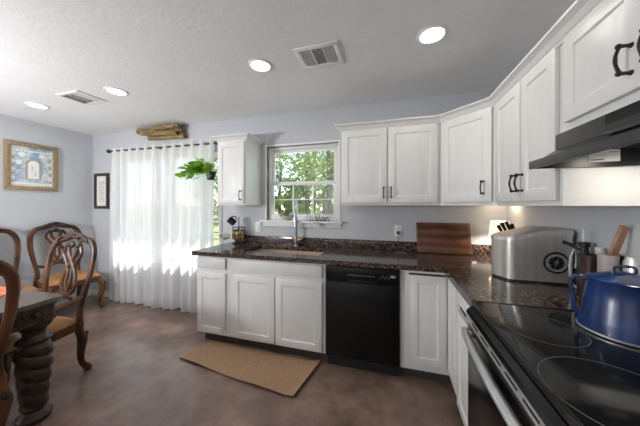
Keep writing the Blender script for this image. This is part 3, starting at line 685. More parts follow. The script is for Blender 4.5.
# ================================================================== WALL DECOR
def picture(p, nrm, wd, ht, fw, name, lab, fm, art):
    T = frame_m(p, nrm); t = thing(name, lab, 'picture', p); bm = bmesh.new(); d = .03
    for a, b, c, e in ((0, wd, 0, fw), (0, wd, ht-fw, ht), (0, fw, fw, ht-fw), (wd-fw, wd, fw, ht-fw)): box(bm, a, b, -d, -.001, c, e, .005)
    obj('frame', xf(bm, T), fm, t); art(t, T, wd, ht, fw); return t
def art1(t, T, wd, ht, fw):
    iw, ih = wd-2*fw, ht-2*fw; bm = bmesh.new()
    box(bm, fw, wd-fw, -.012, -.002, fw, ht-fw, mi=0)
    # faded paper margin along left, bottom and right
    box(bm, fw, wd-fw, -.0135, -.012, fw, fw+ih*.10, mi=1); box(bm, fw, fw+iw*.09, -.0135, -.012, fw+ih*.10, ht-fw, mi=1); box(bm, wd-fw-iw*.05, wd-fw, -.0135, -.012, fw+ih*.1, ht-fw, mi=1)
    k = 11
    for i in range(k):
        for (a, b) in ((fw+iw*(.06+.88*i/(k-1)), fw+ih*.90), (fw+iw*(.06+.88*i/(k-1)), fw+ih*.07)): box(bm, a-.013, a+.013, -.0155, -.0135, b-.011, b+.011, mi=2)
    for i in range(8):
        for a in (fw+iw*.06, fw+iw*.93): b = fw+ih*(.12+.70*i/7); box(bm, a-.014, a+.014, -.0155, -.0135, b-.011, b+.011, mi=2 if i % 2 else 3)
    # small round medallions
    for a, b, r in ((.25, .80, .032), (.72, .80, .028), (.18, .60, .028)):
        lathe(bm, [(r*.6, 0), (r, 0), (r, .003), (r*.6, .003)], seg=20, mi=2, M4=Matrix.Translation((fw+iw*a, -.0135, fw+ih*b)) @ Matrix.Rotation(PI/2, 4, 'X'))
    # arched pale doorway in the middle
    cx = fw+iw*.52; cz = fw+ih*.18; pts = [(-.07, 0), (.07, 0), (.07, .20)]+[(.07*math.cos(q), .20+.055*math.sin(q)) for q in [PI*i/8 for i in range(1, 8)]]+[(-.07, .20)]
    q = bmesh.new(); prism(q, [(x, z) for x, z in pts], 0, .004, mi=3); xf(q, Matrix.Translation((cx, -.0125, cz)) @ Matrix.Rotation(PI/2, 4, 'X')); me = bpy.data.meshes.new('t'); q.to_mesh(me); bm.from_mesh(me); q.free()
    q = bmesh.new(); prism(q, [(x*.72, z*.9) for x, z in pts], .004, .006, mi=2); xf(q, Matrix.Translation((cx, -.0125, cz+.008)) @ Matrix.Rotation(PI/2, 4, 'X')); me = bpy.data.meshes.new('t'); q.to_mesh(me); bm.from_mesh(me); q.free()
    rn = random.Random(5)
    box(bm, cx-.020, cx-.004, -.0195, -.0185, cz+.10, cz+.17, mi=1); box(bm, cx+.006, cx+.026, -.0195, -.0185, cz+.05, cz+.10, mi=1)
    for i in range(46):
        a = fw+iw*rn.uniform(.12, .88); b = fw+ih*rn.uniform(.14, .84)
        if abs(a-cx) < .085 and b < cz+.27: continue
        q = rn.uniform(.004, .011); box(bm, a-q, a+q, -.0145, -.0135, b-q*.7, b+q*.7, mi=rn.choice((1, 1, 2, 3)))
    obj('print', xf(bm, T), [M['artblue'], M['artcream'], M['white'], M['artbrown']], t, smooth=20)
picture((XL, -.888, 1.553), (1, 0), .478, .59, .050, 'framed_picture', 'blue and cream print in gilt wooden frame on left wall', M['goldframe'], art1)
def art2(t, T, wd, ht, fw):
    bm = bmesh.new(); box(bm, fw, wd-fw, -.014, -.002, fw, ht-fw, mi=0)
    for i in range(14):
        z = fw+.07+i*.022; box(bm, fw+.05, wd-fw-.05-(.03 if i % 4 == 3 else 0), -.0148, -.014, z, z+.007, mi=1)
    obj('print', xf(bm, T), [M['paper'], M['artbrown']], t, smooth=None)
picture((-5.335, 0, 1.312), (0, -1), .295, .53, .042, 'framed_picture', 'narrow cream document in dark brown frame beside the curtain', M['darkframe'], art2)
t = thing('log_bundle', 'bundle of peeled golden logs mounted above the curtain rod', 'wall decoration', (-4.05, -.07, 2.25))
for (x0, z0, x1, z1, r, y, q) in ((-4.40, 2.385, -3.62, 2.335, .040, -.055, 0), (-4.20, 2.28, -3.60, 2.27, .034, -.05, 1), (-4.28, 2.335, -3.66, 2.300, .028, -.105, 2), (-4.02, 2.385, -3.62, 2.385, .030, -.12, 3)):
    bm = bmesh.new(); rnd = random.Random(q)
    sweep(bm, [(x0+(x1-x0)*k/5, y+rnd.uniform(-.004, .004), z0+(z1-z0)*k/5+rnd.uniform(-.005, .005)) for k in range(6)], [r*rnd.uniform(.88, 1.08) for k in range(6)], n=4, seg=12)
    for f in bm.faces:
        if len(f.verts) == 12: f.material_index = 1
    obj('log', bm, [M['log'], M['logend']], t)
obj('binding_twine', SW([(-3.66, -.012, 2.29), (-3.66, -.155, 2.30), (-3.665, -.158, 2.37), (-3.66, -.012, 2.415)], .006, n=4, seg=8), M['darkframe'], t)

def outlet(p, lab):
    t = thing('wall_outlet', lab, 'outlet', p); x, y, z = p
    obj('plate', B(x-.037, x+.037, -.007, -.0005, z-.06, z+.06, .003), M['white'], t)
    bm = bmesh.new()
    for dz in (-.022, .022):
        for dx in (-.008, .008): box(bm, x+dx-.0015, x+dx+.0015, -.0085, -.007, z+dz-.005, z+dz+.006)
    obj('socket', bm, M['gap'], t, smooth=None); return t
outlet((-2.555, 0, 1.105), 'white wall outlet left of the kitchen window sill'); outlet((-.95, 0, 1.105), 'white wall outlet with black plug left of the cutting board')
t = thing('power_cord', 'thin black cord hanging from the outlet by the cutting board', 'cord', (-.95, -.03, .93))
obj('plug', B(-.965, -.935, -.034, -.009, 1.075, 1.105, .005), M['blackplastic'], t)
obj('cable', SW([(-.95, -.03, 1.08), (-.948, -.04, 1.02), (-.95, -.045, .96), (-.955, -.05, .919)], .003, seg=6), M['blackplastic'], t)

# ================================================================== HANGING PLANT
px, py, pz = -3.075, -.19, 1.665
t = thing('hanging_plant', 'bright green trailing plant in black pot beside the curtain', 'plant', (px, py, pz))
obj('pot', LA([(0, 0), (.040, 0), (.052, .085), (.055, .085), (.055, .098), (.047, .098), (.044, .075), (0, .075)], seg=20, c=(px, py, pz)), M['blackplastic'], t)
bm = bmesh.new()
for a in range(3):
    q = 2*PI*a/3; sweep(bm, [(px+.05*math.cos(q), py+.05*math.sin(q), pz+.09), (px, (py+cy)/2, RZ-.10), (px, cy-.012, RZ-.02)], .0018, n=3, seg=5)
obj('hanger_cord', bm, M['cord'], t)
def leaf(bm, p, d, up, s):
    d = d.normalized(); side = d.cross(up).normalized(); n = side.cross(d)
    L = [(0, 0, 0), (.18, .38, .03), (.5, .42, .05), (.8, .2, .02), (1, 0, -.08)]
    mid = [bm.verts.new(p+d*(s*a)+n*(s*-.02)) for a, _, _ in L]
    for sg in (1, -1):
        ed = [bm.verts.new(p+d*(s*a)+side*(sg*s*b)+n*(s*c)) for a, b, c in L[1:4]]
        bm.faces.new((mid[0], mid[1], ed[0])); bm.faces.new((mid[1], mid[2], ed[1], ed[0])); bm.faces.new((mid[2], mid[3], ed[2], ed[1])); bm.faces.new((mid[3], mid[4], ed[2]))
rnd = random.Random(11); lv_ = bmesh.new(); st = bmesh.new()
for v in range(14):
    a = PI+rnd.uniform(-1.1, .9); ln = rnd.uniform(.12, .38); 
    if v < 5: a = PI+rnd.uniform(-.25, .35); ln = rnd.uniform(.28, .40)
    if v > 11: a = rnd.uniform(-2.0, -.9); ln = .12
    dx, dy = math.cos(a), -abs(math.sin(a))*.6
    rise = rnd.uniform(.02, .13)
    P = [Vector((px, py, pz+.08)), Vector((px+dx*ln*.35, py+dy*ln*.35, pz+.10+rise)), Vector((px+dx*ln*.75, py+dy*ln*.75, pz+.09+rise*.7)), Vector((px+dx*ln, py+dy*ln, pz+.03+rnd.uniform(-.06, .07)))]
    sweep(st, P, .002, n=4, seg=5); Q = crv(P, 6)
    for k in range(3, len(Q), 2):
        d = Vector((dx+rnd.uniform(-.9, .9), dy+rnd.uniform(-.9, .3), rnd.uniform(-.6, .6))); leaf(lv_, Q[k], d, Vector((rnd.uniform(-.4, .4), -.6, 1)), rnd.uniform(.06, .11))
obj('vines', st, M['stem'], t); obj('leaves', lv_, M['leaf'], t, smooth=60)

# ================================================================== RUG
t = thing('kitchen_rug', 'tan woven jute rug on the floor in front of the sink', 'rug', (-2.2, -.77, 0))
def rugbm(inset, z0, z1, nx=40, ny=14, mi=0):
    Cn = [Vector((-2.835, -.872, 0)), Vector((-1.675, -1.010, 0)), Vector((-1.60, -.575, 0)), Vector((-2.765, -.556, 0))]
    bm = bmesh.new(); g = {}
    for j in range(ny+1):
        for i in range(nx+1):
            u, v = inset+(1-2*inset)*i/nx, inset*2+(1-4*inset)*j/ny
            p = (Cn[0]*(1-u)+Cn[1]*u)*(1-v)+(Cn[3]*(1-u)+Cn[2]*u)*v
            p.y += .006*math.sin(7*u+1)*(1-v)
            lift = .018*max(0, 1-(1-u)*14)+.008*max(0, 1-v*8)*(.5+.5*math.sin(11*u))
            g[i, j] = bm.verts.new((p.x, p.y, z1+lift)); g[i, j, 0] = bm.verts.new((p.x, p.y, z0+lift))
    for j in range(ny):
        for i in range(nx): bm.faces.new((g[i, j], g[i+1, j], g[i+1, j+1], g[i, j+1])); bm.faces.new((g[i, j+1, 0], g[i+1, j+1, 0], g[i+1, j, 0], g[i, j, 0]))
    for i in range(nx): bm.faces.new((g[i, 0, 0], g[i+1, 0, 0], g[i+1, 0], g[i, 0])); bm.faces.new((g[i+1, ny, 0], g[i, ny, 0], g[i, ny], g[i+1, ny]))
    for j in range(ny): bm.faces.new((g[0, j+1, 0], g[0, j, 0], g[0, j], g[0, j+1])); bm.faces.new((g[nx, j, 0], g[nx, j+1, 0], g[nx, j+1], g[nx, j]))
    return bm
obj('woven_top', rugbm(.003, .005, .011), M['jute'], t); tag(obj('backing', rugbm(0, .0005, .005), M['jutedark'], t), 'dark rug backing edge')

# ================================================================== ADDED FILL LAMP (unseen, behind the camera)
t = thing('fill_lamp', 'unseen floor lamp added to brighten the ceiling and dining end', 'lamp', (-4.3, -3.05, 0))
obj('base', LA([(0, 0), (.15, 0), (.15, .02), (.03, .035), (0, .035)], c=(-4.3, -3.05, 0)), M['blackplastic'], t)
obj('pole', LA([(.013, .03), (.013, 1.23)], seg=12, c=(-4.3, -3.05, 0)), M['blackplastic'], t)
obj('lamp_shade', LA([(0, 1.23), (.05, 1.235), (.14, 1.27), (.20, 1.32), (.205, 1.32), (.14, 1.26), (.05, 1.225), (0, 1.22)], seg=32, c=(-4.3, -3.05, 0)), M['white'], t)

# ================================================================== DINING SET
def chair(arms, loc, rz, lab, tone=1):
    t = thing('dining_armchair' if arms else 'dining_chair', lab, 'chair', loc, rz, 'carved dining chairs with tan seats')
    W, Cv = M['wood'], M['woodcarve']; wf, wr = (.255, .205)
    O = lambda n, b, m, p=t, **k: obj(n, b, m, p, local=True, **k)
    # back frame : one continuous hoop
    L = [(-wr, .215, .40), (-wr+.012, .225, .52), (-wr-.010, .245, .66), (-wr-.030, .272, .82), (-wr-.026, .298, .97), (-wr+.025, .315, 1.055), (-.10, .32, 1.075), (0, .322, 1.105)]
    R = [(-x, y, z) for x, y, z in L[:-1]][::-1]; pr = [(.022, .024), (.020, .022), (.018, .022), (.018, .025), (.019, .027), (.020, .028), (.020, .026), (.020, .032)]
    O('back_frame', SW(L+R, pr+pr[:-1][::-1], n=5, seg=10), W)
    bm = bmesh.new()
    for k in range(9):
        u = (k-4)/4; ball(bm, (u*.115, .314, 1.125-.035*abs(u)**1.5), .026-.008*abs(u), (1.15, .6, .8), 10)
    for s in (-1, 1):
        sweep(bm, [(0, .300, 1.10), (s*.05, .298, 1.085), (s*.10, .298, 1.10), (s*.15, .298, 1.07), (s*.17, .298, 1.04)], [.010, .012, .010, .010, .005], n=4, seg=8)
        ball(bm, (s*.06, .296, 1.02), .022, (1, .5, .9), 10)
    ball(bm, (0, .294, 1.03), .03, (1.2, .5, 1), 12)
    O('crest_carving', bm, Cv)
    bm = bmesh.new()
    for s in (-1, 1):
        sweep(bm, [(s*.045, .308, 1.03), (s*.040, .302, .96), (-s*.005, .292, .88), (-s*.060, .278, .78), (-s*.070, .265, .69), (-s*.040, .262, .63), (0, .258, .615)], [(.012, .018)]*7, n=5, seg=8)
        sweep(bm, [(s*.075, .308, 1.01), (s*.095, .300, .95), (s*.055, .292, .88), (s*.022, .280, .80), (s*.024, .266, .71), (0, .258, .64)], [(.011, .015)]*6, n=5, seg=8)
    O('splat', bm, W)
    bm = bmesh.new(); sweep(bm, [(-wr+.006, .242, .60), (-.12, .248, .575), (0, .252, .60), (.12, .248, .575), (wr-.006, .242, .60)], [(.012, .016)]*5, n=5, seg=8)
    O('lower_back_rail', bm, W)
    # seat frame + cushion
    def outline(g):
        return [(-wf-g, -.24-g), (-.12, -.265-g), (.12, -.265-g), (wf+g, -.24-g), (wr+g, .215+g), (-wr-g, .215+g)]
    O('seat_frame', PR(outline(0), .355, .425, .008), W)
    bm = bmesh.new(); nn = 24; g = {}
    for j in range(nn+1):
        for i in range(nn+1):
            u, v = i/nn*2-1, j/nn*2-1; wd = wf*(1-(v+1)/2)+wr*(v+1)/2-.004; x = u*wd; y = -.245+(v+1)/2*.45-.02*(1-u*u)*(1-(v+1)/2)
            e = (1-abs(u)**5)*(1-abs(v)**5); g[i, j] = bm.verts.new((x, y, .43+.058*max(0, e)**.5))
            g[i, j, 0] = bm.verts.new((x, y, .424))
    for j in range(nn):
        for i in range(nn): bm.faces.new((g[i, j], g[i+1, j], g[i+1, j+1], g[i, j+1])); bm.faces.new((g[i, j+1, 0], g[i+1, j+1, 0], g[i+1, j, 0], g[i, j, 0]))
    for i in range(nn): bm.faces.new((g[i, 0, 0], g[i+1, 0, 0], g[i+1, 0], g[i, 0])); bm.faces.new((g[i+1, nn, 0], g[i, nn, 0], g[i, nn], g[i+1, nn]))
    for j in range(nn): bm.faces.new((g[0, j+1, 0], g[0, j, 0], g[0, j], g[0, j+1])); bm.faces.new((g[nn, j, 0], g[nn, j+1, 0], g[nn, j+1], g[nn, j]))
    tag(O('seat', bm, M['seat'], smooth=60), 'tan leather seat cushion')
    bm = bmesh.new()
    sweep(bm, [(-.13, -.272, .372), (-.06, -.278, .352), (0, -.280, .372), (.06, -.278, .352), (.13, -.272, .372)], [.009]*5, n=4, seg=8); ball(bm, (0, -.278, .375), .024, (1.2, .5, .9), 10)
    O('apron_carving', bm, Cv)
    for s in (-1, 1):
        l = O('leg', SW([(s*(wf-.03), -.215, .40), (s*(wf-.005), -.235, .34), (s*(wf+.012), -.248, .27), (s*(wf-.012), -.232, .15), (s*(wf-.018), -.228, .07), (s*(wf+.005), -.245, .03), (s*(wf+.008), -.250, .0)], [.032, .040, .036, .024, .019, .026, .022], n=5, seg=12), W)
        bm = bmesh.new(); ball(bm, (s*(wf+.022), -.262, .315), .024, (.8, .8, 1.3), 10); ball(bm, (s*(wf+.018), -.258, .27), .018, (.8, .8, 1.3), 10); O('knee_carving', bm, Cv, l)
        l = O('leg', SW([(s*wr, .215, .42), (s*wr, .212, .35), (s*(wr+.012), .225, .28), (s*(wr-.002), .222, .16), (s*(wr-.006), .235, .08), (s*(wr+.004), .265, .03), (s*(wr+.006), .268, .0)], [.027, .028, .034, .024, .020, .027, .024], n=5, seg=12), W)
        bm = bmesh.new(); ball(bm, (s*(wr+.014), .246, .315), .022, (.9, .8, 1.2), 10); O('knee_carving', bm, Cv, l)
        if arms:
            a = O('armrest', SW([(s*(wr-.005), .243, .625), (s*(wr+.05), .13, .615), (s*(wr+.085), -.02, .605), (s*(wr+.07), -.13, .598), (s*(wr+.045), -.175, .585)], [(.016, .018), (.017, .022), (.017, .026), (.018, .028), (.018, .022)], n=6, seg=10), W)
            O('arm_post', SW([(s*(wr+.07), -.12, .595), (s*(wr+.055), -.09, .53), (s*(wr+.03), -.075, .47), (s*(wr+.005), -.07, .41)], [.018, .024, .016, .024], n=5, seg=10), W)
    return t
ca = chair(True, (-3.63, -1.475, 0), math.radians(5), 'carved dark wooden armchair with tan seat at the table corner')
chair(False, (-5.03, -.50, 0), math.radians(82), 'carved wooden side chair against left wall beside the curtain')
chair(False, (-5.03, -1.09, 0), math.radians(84), 'carved wooden side chair against left wall below the framed print')
chair(False, (-3.345, -1.955, 0), math.radians(-101), 'dark carved dining chair pulled up to the near end of the table')

# table
TX, TY, TR = -3.13, -1.49, math.radians(4)
t = thing('dining_table', 'carved dark wooden dining table with spiral bulbous legs', 'table', (TX, TY, 0), TR)
O = lambda n, b, m, p=t, **k: obj(n, b, m, p, local=True, **k)
LT, WT = 1.75, 1.02   # extends to -x and -y from its far right corner
def rr(x0, x1, y0, y1, r, n=6):
    pts = []
    for cx_, cy_, a0 in ((x1-r, y1-r, 0), (x0+r, y1-r, 90), (x0+r, y0+r, 180), (x1-r, y0+r, 270)):
        for k in range(n+1): a = math.radians(a0+90*k/n); pts.append((cx_+r*math.cos(a), cy_+r*math.sin(a)))
    return pts
bm = bmesh.new(); prism(bm, rr(-LT, 0, -WT, 0, .05), .738, .765, .006); O('tabletop', bm, M['tabletop'])
bm = bmesh.new(); prism(bm, rr(-LT+.018, -.018, -WT+.018, -.018, .04), .718, .738, .006); prism(bm, rr(-LT+.03, -.03, -WT+.03, -.03, .035), .640, .720); prism(bm, rr(-LT+.022, -.022, -WT+.022, -.022, .035), .622, .642, .005)
for k in range(8):   # carved scrolls on the right end and far side
    y = -.10-k*.115; sweep(bm, [(-.027, y, .665), (-.024, y-.02, .70), (-.024, y-.05, .685), (-.024, y-.03, .665), (-.024, y-.07, .66), (-.027, y-.10, .70)], .006, n=4, seg=6)
for k in range(13):
    x = -.10-k*.115; sweep(bm, [(x, -.027, .665), (x-.02, -.024, .70), (x-.05, -.024, .685), (x-.03, -.024, .665), (x-.07, -.024, .66), (x-.10, -.027, .70)], .006, n=4, seg=6)
O('apron', bm, M['woodcarve'])
prof = [(.060, 0), (.075, .01), (.078, .035), (.062, .055), (.050, .07), (.060, .09), (.060, .12), (.068, .22), (.076, .33), (.080, .42), (.076, .47), (.064, .495), (.078, .505), (.080, .52), (.062, .535), (.052, .55), (.055, .575), (.078, .60), (.085, .623)]
P2 = []
for (r0, z0_), (r1, z1_) in zip(prof, prof[1:]):
    k = max(1, int((z1_-z0_)/.005)); P2 += [(r0+(r1-r0)*i/k, z0_+(z1_-z0_)*i/k) for i in range(k)]
P2.append(prof[-1])
def spiral(a, z): return 1+(.17*abs(math.sin(a+z*38))**.6-.10 if .09 < z < .475 else (.05*abs(math.sin(6*a)) if z < .06 or .495 < z < .53 else 0))
for lx, ly in ((-.085, -.115), (-.085, -WT+.115), (-LT+.115, -.125), (-LT+.115, -WT+.125)):
    O('leg', LA(P2, seg=40, c=(lx, ly, 0), fn=spiral), M['woodcarve'])
bm = bmesh.new(); prism(bm, [(-4.02, -1.84), (-3.62, -1.86), (-3.47, -1.66), (-3.54, -1.535), (-4.02, -1.52)], .7655, .770)
tag(obj('placemat', bm, M['runner'], None), 'orange and red patterned cloth mat on the dining table', 'placemat')

# ================================================================== COUNTERTOP THINGS
Z = .9145
# cutting board leaning on the upstand
t = thing('cutting_board', 'large walnut cutting board leaning against the wall in the corner', 'cutting board', (-.545, -.09, Z))
bm = bmesh.new(); box(bm, -.232, .232, -.011, .011, 0, .292, .006)
T = Matrix.Translation((-.548, -.118, Z+.003)) @ Matrix.Rotation(-.285, 4, 'X')
bd = obj('board', xf(bm, T), M['board'], t)
bm = bmesh.new()
for a, b, c, d in ((-.205, .205, .026, .031), (-.205, .205, .261, .266), (-.205, -.200, .031, .261), (.200, .205, .031, .261)): box(bm, a, b, -.0116, -.0108, c, d)
obj('juice_groove', xf(bm, T), M['boardgroove'], bd, smooth=None)
# acrylic holder
t = thing('acrylic_tray', 'small clear acrylic tray below the outlet by the cutting board', 'tray', (-.93, -.10, Z))
bm = bmesh.new(); box(bm, -.985, -.885, -.14, -.05, Z, Z+.004); box(bm, -.985, -.885, -.14, -.137, Z+.004, Z+.022); box(bm, -.985, -.885, -.053, -.05, Z+.004, Z+.022); box(bm, -.985, -.982, -.137, -.053, Z+.004, Z+.022); box(bm, -.888, -.885, -.137, -.053, Z+.004, Z+.022)
obj('tray', bm, M['clear'], t, smooth=None)
# table lamp in the corner
t = thing('table_lamp', 'small glowing cream-shaded lamp in the counter corner', 'lamp', (-.125, -.17, Z)); lx, ly = -.125, -.17
obj('base', LA([(.045, 0), (.048, .01), (.02, .025), (.014, .06), (.022, .10), (.012, .15), (.008, .19), (0, .19)], seg=20, c=(lx, ly, Z)), M['cream'], t)
bm = bmesh.new()
n = 28; A = [[bm.verts.new((lx+r*math.cos(2*PI*k/n), ly+r*math.sin(2*PI*k/n), Z+z)) for k in range(n)] for r, z in ((.078, .185), (.066, .315), (.064, .315), (.076, .185))]
for a, b in ((0, 1), (1, 2), (2, 3), (3, 0)):
    for k in range(n): bm.faces.new((A[a][k], A[a][(k+1) % n], A[b][(k+1) % n], A[b][k]))
tag(obj('lamp_shade', bm, M['lampshade'], t), 'glowing cream shade')
for z, pw, nm in ((.16, 4.2, 'table_lamp_light'), ):
    l = bpy.data.lights.new(nm, 'POINT'); l.energy = pw; l.color = (1, .88, .74); l.shadow_soft_size = .03; o = bpy.data.objects.new(nm, l); C.objects.link(o); o.location = (lx-.02, ly-.02, Z+.215)
# ice maker
t = thing('ice_maker', 'brushed stainless countertop ice maker with round fan grille', 'ice maker', (-.22, -.75, Z))
x0, x1, y0, y1 = -.374, -.035, -.888, -.655
def plan(g=0, bul=.035):
    pts = [(x1-g, y0+g), (x1-g, y1-g)]; r = .05
    pts += [(x0+r+.02-(r)*math.sin(PI/2*k/6), y1-g-r+r*math.cos(PI/2*k/6)) for k in range(7)]
    mid = [(x0+.02-bul*math.sin(PI*k/8)+g, y1-r-(y1-y0-2*r)*k/8) for k in range(1, 8)]
    pts += mid
    pts += [(x0+r+.02-r*math.cos(PI/2*k/6), y0+g+r-r*math.sin(PI/2*k/6)) for k in range(7)]
    return pts[::-1]
def topz(x):   # the lid line sweeps down toward the front
    u = min(1, max(0, (x-x0)/(x1-x0))); s = u*u*(3-2*u) if u < 1 else 1
    return .245+.050*min(1, s*1.5)
def body_bm(zf0, zf1, g=0):
    P = plan(g); bm = bmesh.new(); a = [bm.verts.new((x, y, Z+zf0(x))) for x, y in P]; b = [bm.verts.new((x, y, Z+zf1(x))) for x, y in P]; n = len(P)
    bm.faces.new(a[::-1]); bm.faces.new(b)
    for i in range(n): bm.faces.new((a[i], a[(i+1) % n], b[(i+1) % n], b[i]))
    return bm
obj('foot_rim', body_bm(lambda x: 0, lambda x: .012, .006), M['blackplastic'], t)
def slab(P0, zf0, zf1, zf2=None):
    """side wall strip with extra points along straight sides so the lid line can curve"""
    P = []
    for i in range(len(P0)):
        a, b = Vector(P0[i]), Vector(P0[(i+1) % len(P0)]); k = max(1, int((b-a).length/.02)); P += [tuple(a+(b-a)*j/k) for j in range(k)]
    bm = bmesh.new(); n = len(P); a = [bm.verts.new((x, y, Z+zf0(x))) for x, y in P]; b = [bm.verts.new((x, y, Z+zf1(x))) for x, y in P]
    for i in range(n): bm.faces.new((a[i], a[(i+1) % n], b[(i+1) % n], b[i]))
    bm.faces.new(a[::-1])
    cxm = sum(p[0] for p in P)/n; cym = sum(p[1] for p in P)/n; prev = b
    for s in ((.97, .006), (.85, .010), (.5, .012)):
        if zf2 is None: s = (s[0], 0)
        cur = [bm.verts.new((cxm+(x-cxm)*s[0], cym+(y-cym)*s[0], Z+zf1(cxm+(x-cxm)*s[0])+s[1])) for x, y in P]
        for i in range(n): bm.faces.new((prev[i], prev[(i+1) % n], cur[(i+1) % n], cur[i]))
        prev = cur
    c = bm.verts.new((cxm, cym, Z+zf1(cxm)+(.012 if zf2 else 0)))
    for i in range(n): bm.faces.new((prev[i], prev[(i+1) % n], c))
    return bm
bd = obj('body', slab(plan(), lambda x: .012, lambda x: topz(x)-.012), M['steel'], t, smooth=40)
obj('lid', slab(plan(-.003), lambda x: topz(x)-.011, lambda x: topz(x)+.012, 1), M['steel'], t, smooth=40)
T = Matrix.Translation((-.112, y0-.0005, Z+.125)) @ Matrix.Rotation(PI/2, 4, 'X')
gr = obj('fan_grille', LA([(0, 0), (.062, 0), (.062, .004), (.057, .005), (.055, .002), (0, .002)], seg=36, M4=T), M['blackplastic'], t)
bm = bmesh.new()
for k in range(4):
    q = bmesh.new(); box(q, -.056, .056, -.0012, .0012, .004, .0065); xf(q, T @ Matrix.Rotation(PI*k/4+.5, 4, 'Z')); me = bpy.data.meshes.new('t'); q.to_mesh(me); bm.from_mesh(me); q.free()
for r in (.018, .036, .050): lathe(bm, [(r-.001, .004), (r+.001, .004), (r+.001, .0062), (r-.001, .0062)], seg=32, M4=T)
obj('grille_wires', bm, M['greyprint'], gr, smooth=None)
# knife block behind the ice maker
t = thing('knife_block', 'dark wooden knife block with black handles behind the ice maker', 'knife block', (-.17, -.46, Z))
T = Matrix.Translation((-.155, -.45, Z+.0)) @ Matrix.Rotation(.0, 4, 'Z')
obj('block', xf(PR([(-.075, 0), (.045, 0), (.075, .17), (-.005, .225)], -.05, .05, .003), T @ Matrix.Rotation(PI/2, 4, 'X')), M['handlewood'], t)
kn = 0
for i, (yy, dd) in enumerate(((-.034, 0), (-.012, .012), (.012, .02), (.034, .006))):
    bm = bmesh.new(); q = Vector((.02+.0, 0, .205)); ax = Vector((-.42, 0, .9)).normalized()
    p0 = Vector((-.158+yy*1.1, -.45-.012, Z+.218-.3*abs(yy))); ax = Vector((-.38+yy*2, 0, .9)).normalized(); sweep(bm, [p0, p0+ax*.05, p0+ax*(.105+dd)], [(.009, .012), (.008, .011), (.010, .014)], n=4, seg=8)
    o = tag(obj('kitchen_knife', bm, M['blackplastic' if i % 2 else 'crock'], None), 'dark-handled kitchen knife standing in the block behind the ice maker', 'knife', 'knives in the block')
# enamel pot
ex, ey, ez = -.225, -1.475, .922
t = thing('enamel_pot', 'cobalt blue enamel pot with lid on the back burner', 'pot', (ex, ey, ez))
obj('body', LA([(0, 0), (.112, 0), (.119, .004), (.119, .012), (.112, .05), (.101, .12), (.092, .178), (.095, .184), (.090, .184), (.086, .170), (.106, .02), (0, .012)], seg=48, c=(ex, ey, ez)), M['enamel'], t, smooth=50)
obj('rim_band', LA([(.1185, .0005), (.1205, .003), (.1205, .007), (.1185, .009)], seg=48, c=(ex, ey, ez)), M['steelh'], t)
ld = obj('lid', LA([(0, .213), (.02, .212), (.05, .203), (.08, .191), (.093, .187), (.0965, .1845), (.093, .1842), (0, .188)], seg=48, c=(ex, ey, ez)), M['enamel'], t, smooth=60)
obj('lid_handle', SW([(ex-.036, ey-.008, ez+.205), (ex-.032, ey-.006, ez+.226), (ex, ey, ez+.232), (ex+.032, ey+.006, ez+.226), (ex+.036, ey+.008, ez+.205)], [(.003, .005)]*5, n=5, seg=8), M['enameldk'], ld)
bm = bmesh.new(); hd = Vector((-.90, .44, 0)).normalized(); b0 = Vector((ex, ey, ez))
sweep(bm, [b0+hd*.092+Vector((0, 0, .172)), b0+hd*.118+Vector((0, 0, .178)), b0+hd*.133+Vector((0, 0, .158)), b0+hd*.130+Vector((0, 0, .11)), b0+hd*.124+Vector((0, 0, .05)), b0+hd*.112+Vector((0, 0, .035))], [(.003, .007)]*6, n=5, seg=8)
obj('side_handle', bm, M['enameldk'], t)
# --- clutter between the ice maker and the range
t = thing('utensil_crock', 'dark brown glazed crock behind the blue pot', 'utensil crock', (-.085, -1.10, Z)); ux, uy = -.085, -1.105
obj('crock', LA([(0, 0), (.034, 0), (.040, .02), (.042, .17), (.044, .215), (.040, .215), (.037, .17), (.034, .02), (0, .012)], seg=28, c=(ux, uy, Z)), M['crock'], t)
t = thing('ladle', 'black ladle standing in the dark brown crock, handle leaning left', 'ladle', (ux, uy, Z+.02))
obj('handle', SW([(ux+.008, uy, Z+.03), (ux-.025, uy, Z+.20), (ux-.050, uy+.03, Z+.245), (ux-.085, uy+.055, Z+.268)], [(.004, .006), (.004, .006), (.005, .009), (.006, .011)], n=6), M['blackplastic'], t)
t = thing('spray_bottle', 'black bottle with a white straw beside the ice maker', 'bottle', (-.05, -.985, Z)); sx, sy = -.048, -.995
obj('bottle', LA([(0, 0), (.026, 0), (.028, .01), (.028, .19), (.018, .21), (.016, .235), (.022, .24), (.022, .262), (0, .265)], seg=20, c=(sx, sy, Z)), M['blackplastic'], t)
obj('straw', LA([(.0045, 0), (.0045, .065), (0, .066)], seg=10, c=(sx-.004, sy, Z+.264)), M['white'], t)
t = thing('white_cup', 'narrow white cup showing between dark crock and frosted jar', 'cup', (-.03, -1.06, Z))
obj('cup', LA([(0, 0), (.014, 0), (.018, .245), (.016, .245), (.012, .01), (0, .01)], seg=20, c=(-.024, -1.055, Z)), M['white'], t)
t = thing('storage_jar', 'frosted open jar behind the blue pot', 'jar', (-.13, -1.19, Z)); jx, jy = -.088, -1.200
obj('jar', LA([(0, 0), (.030, 0), (.033, .01), (.033, .235), (.031, .235), (.030, .012), (0, .006)], seg=24, c=(jx, jy, Z)), mat('frosted_jar', (.42, .36, .35), .3), t)
t = thing('wooden_spatula', 'worn wooden spatula standing in the frosted jar', 'spatula', (jx, jy, Z+.02))
bm = bmesh.new(); box(bm, -.019, .019, -.007, .007, 0, .135, .005, 3)
obj('handle', xf(bm, Matrix.Translation((jx+.012, jy-.003, Z+.235)) @ Matrix.Rotation(.32, 4, 'Y') @ Matrix.Rotation(.3, 4, 'Z')), M['handlewood'], t)
